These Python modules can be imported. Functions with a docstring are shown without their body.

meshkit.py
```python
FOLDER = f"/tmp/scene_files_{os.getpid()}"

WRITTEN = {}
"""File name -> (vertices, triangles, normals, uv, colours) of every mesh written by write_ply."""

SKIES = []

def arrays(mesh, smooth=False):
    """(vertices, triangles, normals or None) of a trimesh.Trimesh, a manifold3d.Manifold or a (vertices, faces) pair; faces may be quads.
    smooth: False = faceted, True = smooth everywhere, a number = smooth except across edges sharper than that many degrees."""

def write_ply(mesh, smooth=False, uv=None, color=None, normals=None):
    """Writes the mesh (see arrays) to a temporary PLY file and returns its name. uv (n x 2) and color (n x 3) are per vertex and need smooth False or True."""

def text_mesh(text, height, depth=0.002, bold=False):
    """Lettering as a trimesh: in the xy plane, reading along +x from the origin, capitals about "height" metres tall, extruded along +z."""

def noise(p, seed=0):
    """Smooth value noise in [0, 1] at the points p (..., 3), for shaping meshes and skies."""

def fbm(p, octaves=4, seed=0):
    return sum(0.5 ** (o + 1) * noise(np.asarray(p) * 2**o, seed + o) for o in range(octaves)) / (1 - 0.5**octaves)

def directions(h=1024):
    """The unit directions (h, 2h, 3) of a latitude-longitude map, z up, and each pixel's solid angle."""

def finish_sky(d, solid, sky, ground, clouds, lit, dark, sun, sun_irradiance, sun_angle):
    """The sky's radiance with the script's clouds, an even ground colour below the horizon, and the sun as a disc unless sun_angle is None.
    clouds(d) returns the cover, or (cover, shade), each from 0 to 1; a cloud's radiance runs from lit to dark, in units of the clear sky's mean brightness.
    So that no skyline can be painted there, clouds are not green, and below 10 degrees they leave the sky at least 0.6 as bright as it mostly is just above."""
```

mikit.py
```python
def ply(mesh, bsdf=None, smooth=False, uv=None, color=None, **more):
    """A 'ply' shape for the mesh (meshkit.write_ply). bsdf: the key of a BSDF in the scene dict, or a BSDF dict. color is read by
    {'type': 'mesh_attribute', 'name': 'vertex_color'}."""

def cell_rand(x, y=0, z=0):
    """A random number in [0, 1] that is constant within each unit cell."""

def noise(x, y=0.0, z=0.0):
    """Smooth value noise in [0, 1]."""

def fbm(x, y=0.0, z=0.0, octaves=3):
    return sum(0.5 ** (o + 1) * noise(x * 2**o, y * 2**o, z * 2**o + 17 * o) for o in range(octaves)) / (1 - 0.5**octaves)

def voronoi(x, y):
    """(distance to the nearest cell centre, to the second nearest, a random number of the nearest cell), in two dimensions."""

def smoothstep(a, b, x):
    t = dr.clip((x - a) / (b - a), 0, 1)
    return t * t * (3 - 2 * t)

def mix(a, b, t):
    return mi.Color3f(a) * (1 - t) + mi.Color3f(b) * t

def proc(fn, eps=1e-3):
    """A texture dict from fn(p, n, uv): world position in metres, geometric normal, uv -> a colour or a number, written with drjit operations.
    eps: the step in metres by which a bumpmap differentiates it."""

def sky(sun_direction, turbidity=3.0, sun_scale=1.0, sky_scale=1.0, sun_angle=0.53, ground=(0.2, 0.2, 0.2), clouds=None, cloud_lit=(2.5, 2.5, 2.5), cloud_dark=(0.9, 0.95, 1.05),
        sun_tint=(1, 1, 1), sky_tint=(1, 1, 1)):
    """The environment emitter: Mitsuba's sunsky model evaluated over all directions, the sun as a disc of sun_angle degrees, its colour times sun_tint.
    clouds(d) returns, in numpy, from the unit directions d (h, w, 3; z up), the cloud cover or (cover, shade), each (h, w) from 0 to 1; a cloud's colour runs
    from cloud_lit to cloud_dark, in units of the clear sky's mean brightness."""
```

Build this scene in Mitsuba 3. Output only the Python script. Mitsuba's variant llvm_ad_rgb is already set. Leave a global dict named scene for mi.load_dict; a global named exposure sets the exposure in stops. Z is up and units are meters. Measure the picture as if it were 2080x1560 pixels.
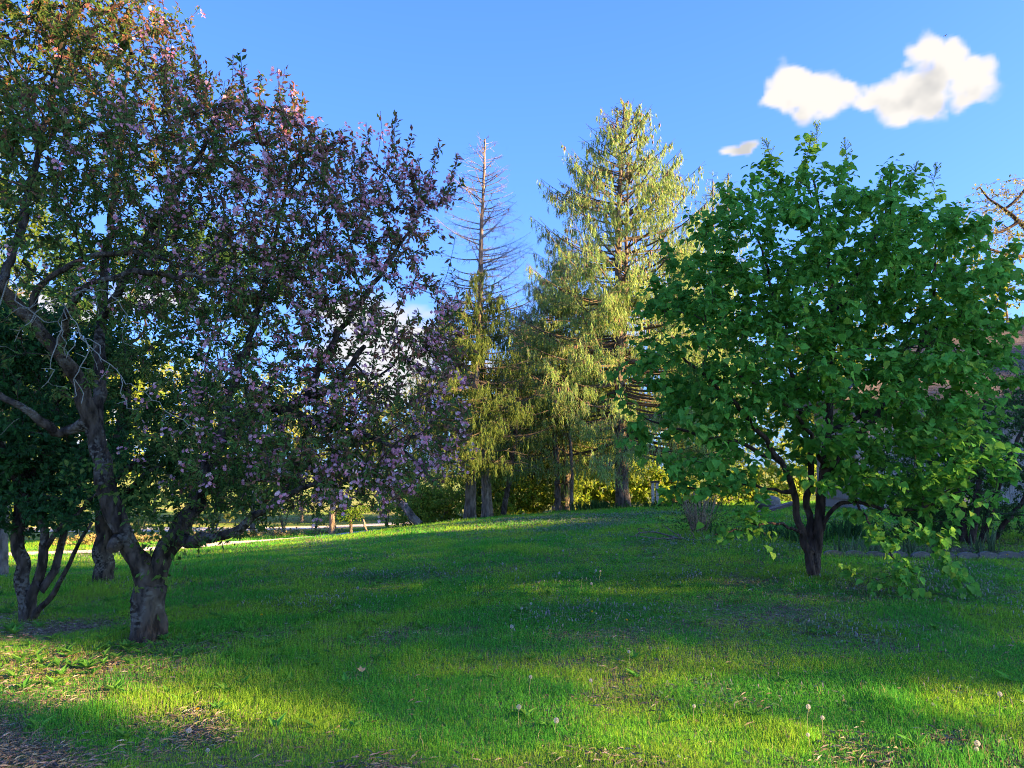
"""A suburban lawn in low evening sun: crabapples on the left, weeping spruces beyond the rise, a tree lilac and a house on the right."""
import math

import drjit as dr
import mitsuba as mi
import numpy as np
import trimesh
from scipy.interpolate import RBFInterpolator
from scipy.ndimage import map_coordinates
from scipy.spatial import cKDTree

import meshkit
import mikit
from mikit import cell_rand, fbm, mix, noise, ply, proc, smoothstep

T = mi.ScalarTransform4f
scene, labels = {}, {}

# ---------------------------------------------------------------- camera, sky, exposure
PITCH = math.atan(180 / 1485)
FORWARD = (0.0, math.cos(PITCH), math.sin(PITCH))
scene['camera'] = {'type': 'perspective', 'fov': 70.0, 'fov_axis': 'x', 'near_clip': 0.05, 'far_clip': 3000.0,
                   'to_world': T().look_at(origin=[0, 0, 1.6], target=[FORWARD[0], FORWARD[1], 1.6 + FORWARD[2]], up=[0, 0, 1])}

SUN_AZ, SUN_EL = math.radians(72), math.radians(15)   # azimuth from straight behind the camera towards its right
SUN = (math.sin(SUN_AZ) * math.cos(SUN_EL), -math.cos(SUN_AZ) * math.cos(SUN_EL), math.sin(SUN_EL))


def clouds(d):
    az = np.degrees(np.arctan2(d[..., 0], d[..., 1]))
    el = np.degrees(np.arcsin(np.clip(d[..., 2], -1, 1)))
    wx = az + 2.2 * (meshkit.fbm(d * 16, 4, 3) - 0.5) + 1.3 * (meshkit.fbm(d * 45, 3, 4) - 0.5)
    wy = el + 1.8 * (meshkit.fbm(d * 16, 4, 7) - 0.5) + 1.3 * (meshkit.fbm(d * 45, 3, 8) - 0.5)
    body = np.full(az.shape, -1.0)
    for x, y, rx, ry, k in CLOUD_PUFFS:   # k: how far the puff is torn about
        q = 1 - ((az + k * (wx - az) - x) / rx) ** 2 - ((el + k * (wy - el) - y) / ry) ** 2
        body = np.maximum(body, q)
    wisp = meshkit.fbm(d * 38, 5, 11) - 0.5
    cover = np.clip((body + 1.7 * wisp - 0.02) / 0.62, 0, 1)
    cover = cover * cover * (3 - 2 * cover)
    shade = np.clip((25.6 - el) / 5 + 3.2 * (meshkit.fbm(d * 30, 4, 5) - 0.5), 0, 1) * np.clip(body * 1.6, 0, 1)
    # a bank of far cumulus low over the left horizon
    bank = meshkit.fbm(d * np.array([6.0, 6.0, 14.0]), 5, 21) + 0.16 * np.exp(-((el - 9) / 7) ** 2) - 0.035 * np.abs(el - 9) / 5 + 0.10 * np.clip(-(az + 14) / 20, -1, 1)
    bank = np.clip((bank - 0.665) / 0.09, 0, 1) * np.clip((20 - el) / 6, 0, 1)
    return np.maximum(cover, 0.92 * bank), np.where(cover >= bank, shade, 0.15)


CLOUD_PUFFS = [(21.7, 27.1, 1.9, 1.86, 1.0), (23.3, 26.2, 2.2, 1.67, 1.0), (25.1, 25.7, 2.2, 1.12, 1.0), (27.0, 25.2, 1.6, 0.84, 1.0), (28.9, 25.0, 2.0, 1.77, 1.0), (30.8, 25.3, 2.4, 2.05, 1.0), (31.1, 27.2, 1.5, 1.49, 1.0), (32.5, 26.0, 1.7, 1.67, 1.0), (33.7, 24.9, 2.1, 1.49, 1.0), (18.0, 23.55, 1.6, 0.34, 0.45), (18.9, 23.85, 1.0, 0.32, 0.45)]
scene['sky'] = mikit.sky(SUN, turbidity=6.0, sun_scale=1.35, sky_scale=1.0, clouds=clouds, cloud_lit=(1.10, 1.05, 0.98), cloud_dark=(0.72, 0.71, 0.70),
                         sun_tint=(1.0, 0.93, 0.80), sky_tint=(0.192, 0.350, 0.84), ground=(0.10, 0.14, 0.06))
exposure = 4.72


# ---------------------------------------------------------------- small helpers
def unit(v):
    v = np.asarray(v, float)
    return v / np.maximum(np.linalg.norm(v, axis=-1, keepdims=True), 1e-9)


def numbered(name):
    if not any(k == name or k.startswith(name + '__') for k in scene) and name not in labels:
        return name
    n = 1
    while f'{name}_{n:03d}' in labels or f'{name}_{n:03d}' in scene or any(k.startswith(f'{name}_{n:03d}__') for k in scene):
        n += 1
    return f'{name}_{n:03d}'


FROM_LEFT = ['leftmost'] + [f'{w} from left' for w in 'second third fourth fifth sixth seventh eighth ninth tenth eleventh twelfth thirteenth fourteenth fifteenth sixteenth seventeenth eighteenth nineteenth twentieth'.split()] + [f'{k}th from left' for k in range(21, 40)]
COUNT = {}


def part(parent, name, shape, **info):
    """One entry of the scene under parent, numbered when the name is taken."""
    base = f'{parent}__{name}' if parent else name
    n = COUNT.get(base, 0)
    COUNT[base] = n + 1
    key = base if n == 0 else f'{base}_{n:03d}'
    scene[key] = shape
    if info:
        labels[key] = info
    return key


def thing(name, label, category, group=None):
    n = COUNT.get(name, 0)
    COUNT[name] = n + 1
    key = name if n == 0 else f'{name}_{n:03d}'
    labels[key] = {'label': label, 'category': category}
    if group:
        labels[key]['group'] = group
    return key


class MB:
    """Collects pieces of one mesh, with a colour per vertex."""

    def __init__(self):
        self.v, self.f, self.c, self.n = [], [], [], 0

    def add(self, v, f, c=None):
        v, f = np.asarray(v, float), np.asarray(f, int)
        if f.shape[1] == 4:
            f = np.vstack([f[:, [0, 1, 2]], f[:, [0, 2, 3]]])
        self.v.append(v)
        self.f.append(f + self.n)
        self.c.append(np.broadcast_to((0.5, 0.5, 0.5) if c is None else c, v.shape))
        self.n += len(v)
        return self

    def box(self, lo, hi, c=None, m=None):
        b = trimesh.creation.box(bounds=[lo, hi])
        v = np.array(b.vertices) if m is None else np.array(b.vertices) @ np.asarray(m)[:3, :3].T + np.asarray(m)[:3, 3]
        return self.add(v, b.faces, c)

    def mesh(self):
        return np.vstack(self.v), np.vstack(self.f)

    def ply(self, bsdf, smooth=False, color=True, **more):
        return ply(self.mesh(), bsdf, smooth=smooth, color=np.vstack(self.c) if color else None, **more)


def curve(points, step, rng=None, wob=0.0):
    """A smooth polyline (Catmull-Rom) through the points, about step apart."""
    p = np.asarray(points, float)
    if len(p) == 2:
        n = max(2, int(np.linalg.norm(p[1] - p[0]) / step) + 1)
        out = p[0] + (p[1] - p[0]) * np.linspace(0, 1, n)[:, None]
    else:
        q = np.vstack([2 * p[0] - p[1], p, 2 * p[-1] - p[-2]])
        out = []
        for i in range(1, len(q) - 2):
            n = max(1, int(np.linalg.norm(q[i + 1] - q[i]) / step + 0.5))
            t = (np.arange(n) / n)[:, None]
            out.append(0.5 * (2 * q[i] + (q[i + 1] - q[i - 1]) * t + (2 * q[i - 1] - 5 * q[i] + 4 * q[i + 1] - q[i + 2]) * t ** 2 + (3 * q[i] - q[i - 1] - 3 * q[i + 1] + q[i + 2]) * t ** 3))
        out = np.vstack(out + [p[-1:]])
    if wob and rng is not None:
        w = rng.normal(0, wob, out.shape)
        w[0] = 0
        out = out + w
    return out


def tube(points, radii, sides, rough=0.0, seed=0, cap=True, lobes=None):
    p, r = np.asarray(points, float), np.broadcast_to(radii, (len(points),)).astype(float)
    t = unit(np.gradient(p, axis=0))
    a = np.cross(t, [0.31, 0.95, 0.05])
    small = np.linalg.norm(a, axis=1) < 0.2
    a[small] = np.cross(t[small], [1.0, 0, 0])
    a = unit(a)
    b = np.cross(t, a)
    ang = np.arange(sides) * 2 * np.pi / sides
    rad = np.repeat(r[:, None], sides, 1)
    if lobes is not None:
        rad = rad * (1 + lobes[:, None] * (0.5 * np.cos(5 * ang + 1.0) + 0.35 * np.cos(3 * ang + 2.2))[None])
    dirs = np.cos(ang)[None, :, None] * a[:, None] + np.sin(ang)[None, :, None] * b[:, None]
    if rough:
        q = p[:, None] + dirs * r[:, None, None]
        k = meshkit.fbm(q * np.array([16.0, 16.0, 5.0]), 3, seed) - 0.5
        k2 = meshkit.fbm(q * np.array([4.0, 4.0, 3.0]), 2, seed + 9) - 0.5
        rad = rad * (1 + rough * (1.6 * k + 1.6 * k2))
    v = (p[:, None] + dirs * rad[..., None]).reshape(-1, 3)
    i, j = np.meshgrid(np.arange(len(p) - 1), np.arange(sides), indexing='ij')
    f = np.stack([i * sides + j, i * sides + (j + 1) % sides, (i + 1) * sides + (j + 1) % sides, (i + 1) * sides + j], -1).reshape(-1, 4)
    f = np.vstack([f[:, [0, 1, 2]], f[:, [0, 2, 3]]])
    if cap:
        n = len(v)
        v = np.vstack([v, p[-1] + t[-1] * r[-1] * 0.6])
        k = (len(p) - 1) * sides + np.arange(sides)
        f = np.vstack([f, np.stack([k, (len(p) - 1) * sides + (np.arange(sides) + 1) % sides, np.full(sides, n)], 1)])
    return v, f


def scatter(v, f, pos, x, y, z, size, c=None):
    """Copies of one small piece: frames (x, y, z rows per copy), sizes and colours per copy."""
    size = np.broadcast_to(size, (len(pos),)) if np.ndim(size) < 2 else size
    s = size[:, None, None] if size.ndim == 1 else size[:, None, :]
    w = np.asarray(v)[None] * s
    out = pos[:, None] + w[..., 0:1] * x[:, None] + w[..., 1:2] * y[:, None] + w[..., 2:3] * z[:, None]
    ff = (np.asarray(f)[None] + (np.arange(len(pos)) * len(v))[:, None, None]).reshape(-1, 3)
    cc = None if c is None else np.repeat(np.asarray(c), len(v), 0)
    return out.reshape(-1, 3), ff, cc


def frames(axis, normal):
    y = unit(axis)
    z = normal - (normal * y).sum(-1, keepdims=True) * y
    z = unit(z)
    return np.cross(y, z), y, z


def tints(rng, n, colours, weights, spread=0.18):
    """A colour of its own for each leaf: one of the kinds, a little lighter or darker and warmer or cooler."""
    k = rng.choice(len(colours), n, p=np.asarray(weights) / np.sum(weights))
    c = np.asarray(colours, float)[k] * np.exp(rng.normal(0, spread, (n, 1))) * np.exp(rng.normal(0, spread * 0.35, (n, 3)))
    return np.clip(c, 0.002, 0.9)


LEAF4 = (np.array([[0, 0, 0], [0.5, 0.42, 0.10], [0, 1, -0.06], [-0.5, 0.42, 0.10], [0, 0.45, 0]]) * 1.0, np.array([[0, 1, 4], [1, 2, 4], [0, 4, 3], [4, 2, 3]]))
LEAF2 = (np.array([[0, 0, 0], [0.5, 0.45, 0.10], [0, 1, -0.04], [-0.5, 0.45, 0.10]]), np.array([[0, 1, 2], [0, 2, 3]]))


def heart_leaf():
    """A broad pointed leaf with a folded midrib and a drooping tip."""
    t = np.array([0.0, 0.10, 0.28, 0.50, 0.72, 0.90, 1.0])
    w = np.array([0.0, 0.30, 0.44, 0.42, 0.27, 0.09, 0.0])
    bend = -0.28 * t ** 2 + 0.03
    v = [[0, 0, 0]]
    for k in range(1, 6):
        v += [[-w[k], t[k] - (0.05 if k == 1 else 0), bend[k] + 0.22 * w[k]], [0, t[k], bend[k]], [w[k], t[k] - (0.05 if k == 1 else 0), bend[k] + 0.22 * w[k]]]
    v.append([0, 1.0, bend[6] - 0.03])
    f = [[0, 2, 1], [0, 3, 2]]
    for k in range(4):
        a = 1 + 3 * k
        f += [[a, a + 1, a + 4], [a, a + 4, a + 3], [a + 1, a + 2, a + 5], [a + 1, a + 5, a + 4]]
    a = 13
    f += [[a, a + 1, 16], [a + 1, a + 2, 16]]
    return np.array(v, float), np.array(f)


HEART = heart_leaf()
HEART_LOW = (np.array([[0, 0, 0], [-0.42, 0.22, 0.11], [0, 0.40, -0.02], [0.42, 0.22, 0.11], [-0.36, 0.58, 0.02], [0.36, 0.58, 0.02], [0, 1, -0.28]]), np.array([[0, 2, 1], [0, 3, 2], [1, 2, 4], [2, 3, 5], [2, 6, 4], [2, 5, 6]]))

# ---------------------------------------------------------------- materials
VC = {'type': 'mesh_attribute', 'name': 'vertex_color'}


def leaf_material(key, roughness=0.5, trans=0.8, specular=0.5):
    scene[key] = {'type': 'principledthin', 'base_color': VC, 'roughness': roughness, 'diff_trans': trans, 'spec_trans': 0.0, 'eta': 1.0 + 0.5 * specular + 0.05}


leaf_material('glossy_leaf', 0.36, 0.75, 0.9)
leaf_material('soft_leaf', 0.6, 0.9, 0.4)
leaf_material('needle_leaf', 0.6, 1.0, 0.4)
leaf_material('grass_blade', 0.5, 1.0, 0.5)
leaf_material('petal_leaf', 0.7, 0.9, 0.3)


def bark(key, a, b, lichen, k, amount):
    def fn(p, n, uv):
        s = fbm(p.x * 22 * k, p.y * 22 * k, p.z * 6 * k, 4)
        t = fbm(p.x * 5 * k + 7, p.y * 5 * k, p.z * 3 * k, 3)
        c = mix(a, b, smoothstep(0.3, 0.7, s))
        return mix(c, lichen, amount * smoothstep(0.52, 0.62, t) * smoothstep(0.40, 0.6, fbm(p.x * 40 * k, p.y * 40 * k, p.z * 40 * k, 2)))

    def bump(p, n, uv):
        return fbm(p.x * 30 * k, p.y * 30 * k, p.z * 8 * k, 4)

    scene[key] = {'type': 'twosided', 'bsdf': {'type': 'bumpmap', 'arbitrary': proc(bump, 2e-3), 'scale': 0.05 / k,
                                               'bsdf': {'type': 'principled', 'base_color': proc(fn), 'roughness': 0.85, 'specular': 0.25}}}


bark('crab_bark', (0.018, 0.013, 0.010), (0.085, 0.067, 0.052), (0.15, 0.14, 0.115), 1.0, 0.8)
bark('lilac_bark', (0.030, 0.019, 0.015), (0.085, 0.055, 0.042), (0.14, 0.12, 0.10), 1.2, 0.3)
bark('spruce_bark', (0.055, 0.044, 0.036), (0.17, 0.138, 0.112), (0.22, 0.20, 0.17), 0.6, 0.4)
bark('grey_bark', (0.11, 0.09, 0.075), (0.26, 0.21, 0.175), (0.26, 0.245, 0.21), 0.8, 0.4)
scene['twig_skin'] = {'type': 'twosided', 'bsdf': {'type': 'principled', 'base_color': VC, 'roughness': 0.8, 'specular': 0.25}}
scene['cane_skin'] = {'type': 'twosided', 'bsdf': {'type': 'principled', 'base_color': {'type': 'rgb', 'value': (0.34, 0.25, 0.16)}, 'roughness': 0.8}}
scene['matte'] = {'type': 'twosided', 'bsdf': {'type': 'principled', 'base_color': VC, 'roughness': 0.8, 'specular': 0.3}}

# ---------------------------------------------------------------- the lie of the land
CONTROL = np.array([(-3.5, 7.2, 0.04), (3.6, 9, 0.36), (0, 3.9, 0.0), (-3, 3.5, 0.0), (3, 3.5, 0.02), (0, -6, 0), (-12, -6, 0), (12, -6, 0.2), (4.1, 27, 0.30), (-1.4, 25, 0.02), (-0.6, 26, 0.0), (1.6, 27, 0.08),
                    (-7.1, 20, -0.43), (-9, 18.2, -0.52), (-11.2, 18, -0.5), (-11.6, 16, -0.42), (-13, 45, -1.75), (-5.6, 22.5, -0.34), (3.5, 14, 0.47), (5.9, 10.5, 0.38), (7, 10.5, 0.38), (9, 19, 0.62), (16, 20, 0.7), (16, 8, 0.5), (16, 0, 0.4),
                    (-6, 11, 0.02), (-5.2, 8, 0.05), (-9, 9, 0.0), (-5.5, 25, -0.48), (-3.5, 26.5, -0.32), (-8.4, 23.2, -0.54), (-9.5, 27, -0.68), (-10.5, 32, -0.98), (-12.5, 38, -1.38), (2.8, 25, 0.36), (5, 25.5, 0.38), (0, 15, 0.20), (-3, 15, 0.05), (0, 9, 0.13), (-20, 20, -0.8), (-24, 45, -1.8), (0, 34, -0.6), (8, 40, -0.3),
                    (-2, 60, -1.5), (20, 60, 0), (40, 30, 0.8), (40, 0, 0.4), (-40, 0, -0.5), (-40, 60, -2.0), (0, 90, -1.2), (60, 90, 0), (-60, 90, -2)], float)
rbf = RBFInterpolator(CONTROL[:, :2], CONTROL[:, 2], kernel='thin_plate_spline', smoothing=0.02)
GX = np.concatenate([[-900, -500, -260, -150], np.arange(-90, -22, 2.0), np.arange(-22, 22, 0.4), np.arange(22, 92, 2.0), [150, 260, 500, 900]])
GY = np.concatenate([[-900, -500, -200, -100, -60], np.arange(-40, 0, 2.0), np.arange(0, 34, 0.4), np.arange(34, 100, 2.0), [150, 260, 500, 1200]])
gx, gy = np.meshgrid(GX, GY, indexing='ij')
inside = np.stack([np.clip(gx, -90, 90), np.clip(gy, -40, 98)], -1).reshape(-1, 2)
GZ = rbf(inside).reshape(gx.shape)
near_w = np.exp(-((gx / 20) ** 2 + ((gy - 10) / 22) ** 2))
p3 = np.stack([gx, gy, gx * 0], -1)
GZ = GZ + near_w * (0.10 * (meshkit.fbm(p3 * 0.45, 3, 5) - 0.5) + 0.05 * (meshkit.fbm(p3 * 1.7, 3, 6) - 0.5))


def ground(x, y):
    """Height of the ground sheet (bilinear on its grid)."""
    x, y = np.asarray(x, float), np.asarray(y, float)
    i, j = np.interp(x, GX, np.arange(len(GX))), np.interp(y, GY, np.arange(len(GY)))
    return map_coordinates(GZ, [np.atleast_1d(i), np.atleast_1d(j)], order=1).reshape(x.shape)


def on(x, y, dz=0.0):
    return np.array([x, y, float(ground(np.array([x]), np.array([y]))[0]) + dz])


def worn(x, y):
    """0 lush grass ... 1 bare earth and litter."""
    q = np.stack([x, y, x * 0], -1)
    n1, n2 = meshkit.fbm(q * 0.9, 3, 31), meshkit.fbm(q * 2.6, 3, 32)
    tree = 0.85 * np.exp(-(((x + 3.9) / 1.8) ** 2 + ((y - 6.3) / 1.15) ** 2))
    tree2 = 0.8 * np.exp(-(((x + 4.9) / 1.2) ** 2 + ((y - 7.6) / 0.9) ** 2))
    front = np.clip((4.95 - y + 1.4 * (n1 - 0.5)) / 0.95, 0, 1)
    lilac = 0.45 * np.exp(-(((x - 3.8) / 1.6) ** 2 + ((y - 8.2) / 0.9) ** 2))
    bed = 0.9 * np.exp(-(((x - 6.2) / 1.8) ** 2 + ((y - 11.6) / 0.7) ** 2))
    base = np.maximum.reduce([tree, tree2, 0.82 * front, lilac, bed])
    return np.clip(base * 0.95 + 1.4 * (n1 - 0.56) + 1.2 * (n2 - 0.52), 0, 1)


def soil(p, n, uv):
    a = fbm(p.x * 1.3, p.y * 1.3, 0, 3)
    g = fbm(p.x * 34, p.y * 34, 0, 3)
    h = fbm(p.x * 9, p.y * 9, 3, 3)
    earth = mix((0.07, 0.048, 0.034), (0.17, 0.125, 0.09), smoothstep(0.3, 0.75, g))
    turf = mix((0.07, 0.15, 0.028), (0.12, 0.21, 0.04), smoothstep(0.3, 0.7, h))
    far = smoothstep(26, 34, dr.abs(p.x) * 0.6 + p.y)
    t = smoothstep(0.40, 0.62, 0.55 * a + 0.45 * h)
    near = mix(turf, earth, t)
    field = mix((0.10, 0.16, 0.03), (0.16, 0.17, 0.06), smoothstep(0.35, 0.65, fbm(p.x * 0.5, p.y * 0.5, 5, 3)))
    return mix(near, field, far)


scene['soil'] = {'type': 'principled', 'base_color': proc(soil), 'roughness': 0.95, 'specular': 0.1}
nx, ny = gx.shape
ii, jj = np.meshgrid(np.arange(nx - 1), np.arange(ny - 1), indexing='ij')
gf = np.stack([ii * ny + jj, (ii + 1) * ny + jj, (ii + 1) * ny + jj + 1, ii * ny + jj + 1], -1).reshape(-1, 4)
scene['lawn'] = ply((np.stack([gx, gy, GZ], -1).reshape(-1, 3), gf), 'soil', smooth=True)
labels['lawn'] = {'label': 'green lawn rising gently to a low crest under the trees', 'kind': 'structure'}


def strip(points, widths, dz, bsdf, step=0.5):
    """A path laid on the ground along the points."""
    c = curve(points, step)
    w = np.interp(np.linspace(0, 1, len(c)), np.linspace(0, 1, len(widths)), widths)
    t = unit(np.gradient(c[:, :2], axis=0))
    side = np.stack([-t[:, 1], t[:, 0]], 1)
    k = np.linspace(-0.5, 0.5, 9)
    q = c[:, None, :2] + side[:, None] * (w[:, None, None] * k[None, :, None])
    wig = 0.10 * (meshkit.fbm(np.concatenate([q * 1.2, q[..., :1] * 0], -1), 3, 77) - 0.5)
    q = q + side[:, None] * wig[..., None] * (np.abs(k)[None, :, None] > 0.4) * 4
    v = np.concatenate([q, (ground(q[..., 0], q[..., 1]) + dz)[..., None]], -1)
    i, j = np.meshgrid(np.arange(len(c) - 1), np.arange(8), indexing='ij')
    f = np.stack([i * 9 + j, (i + 1) * 9 + j, (i + 1) * 9 + j + 1, i * 9 + j + 1], -1).reshape(-1, 4)[:, ::-1]
    return ply((v.reshape(-1, 3), f), bsdf, smooth=True)


def gravel(p, n, uv):
    s = fbm(p.x * 25, p.y * 25, 0, 3)
    return mix(mix((0.26, 0.23, 0.20), (0.52, 0.47, 0.42), smoothstep(0.25, 0.75, s)), (0.30, 0.27, 0.2), 0.5 * smoothstep(0.5, 0.7, fbm(p.x * 1.1, p.y * 1.1, 0, 3)))


scene['gravel_stone'] = {'type': 'twosided', 'bsdf': {'type': 'principled', 'base_color': proc(gravel), 'roughness': 0.9, 'specular': 0.2}}
scene['driveway'] = strip([(-30, 19.0, 0), (-17, 20.0, 0), (-11.5, 21.0, 0), (-8.4, 22.7, 0), (-6.7, 24.3, 0), (-5.6, 26.2, 0), (-4.4, 29.5, 0)], [1.9, 1.9, 1.9, 1.6, 1.3, 1.3], 0.02, 'gravel_stone')
labels['driveway'] = {'label': 'pale gravel track curving past the far edge of the lawn', 'kind': 'structure'}
scene['gravel_lot'] = strip([(-34, 44, 0), (-14, 44.5, 0), (-8, 46, 0), (2, 49, 0)], [6, 6, 5, 4], 0.02, 'gravel_stone', 1.0)
labels['gravel_lot'] = {'label': 'sunlit pale gravel lot beyond the roadside brush', 'kind': 'structure'}


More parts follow.
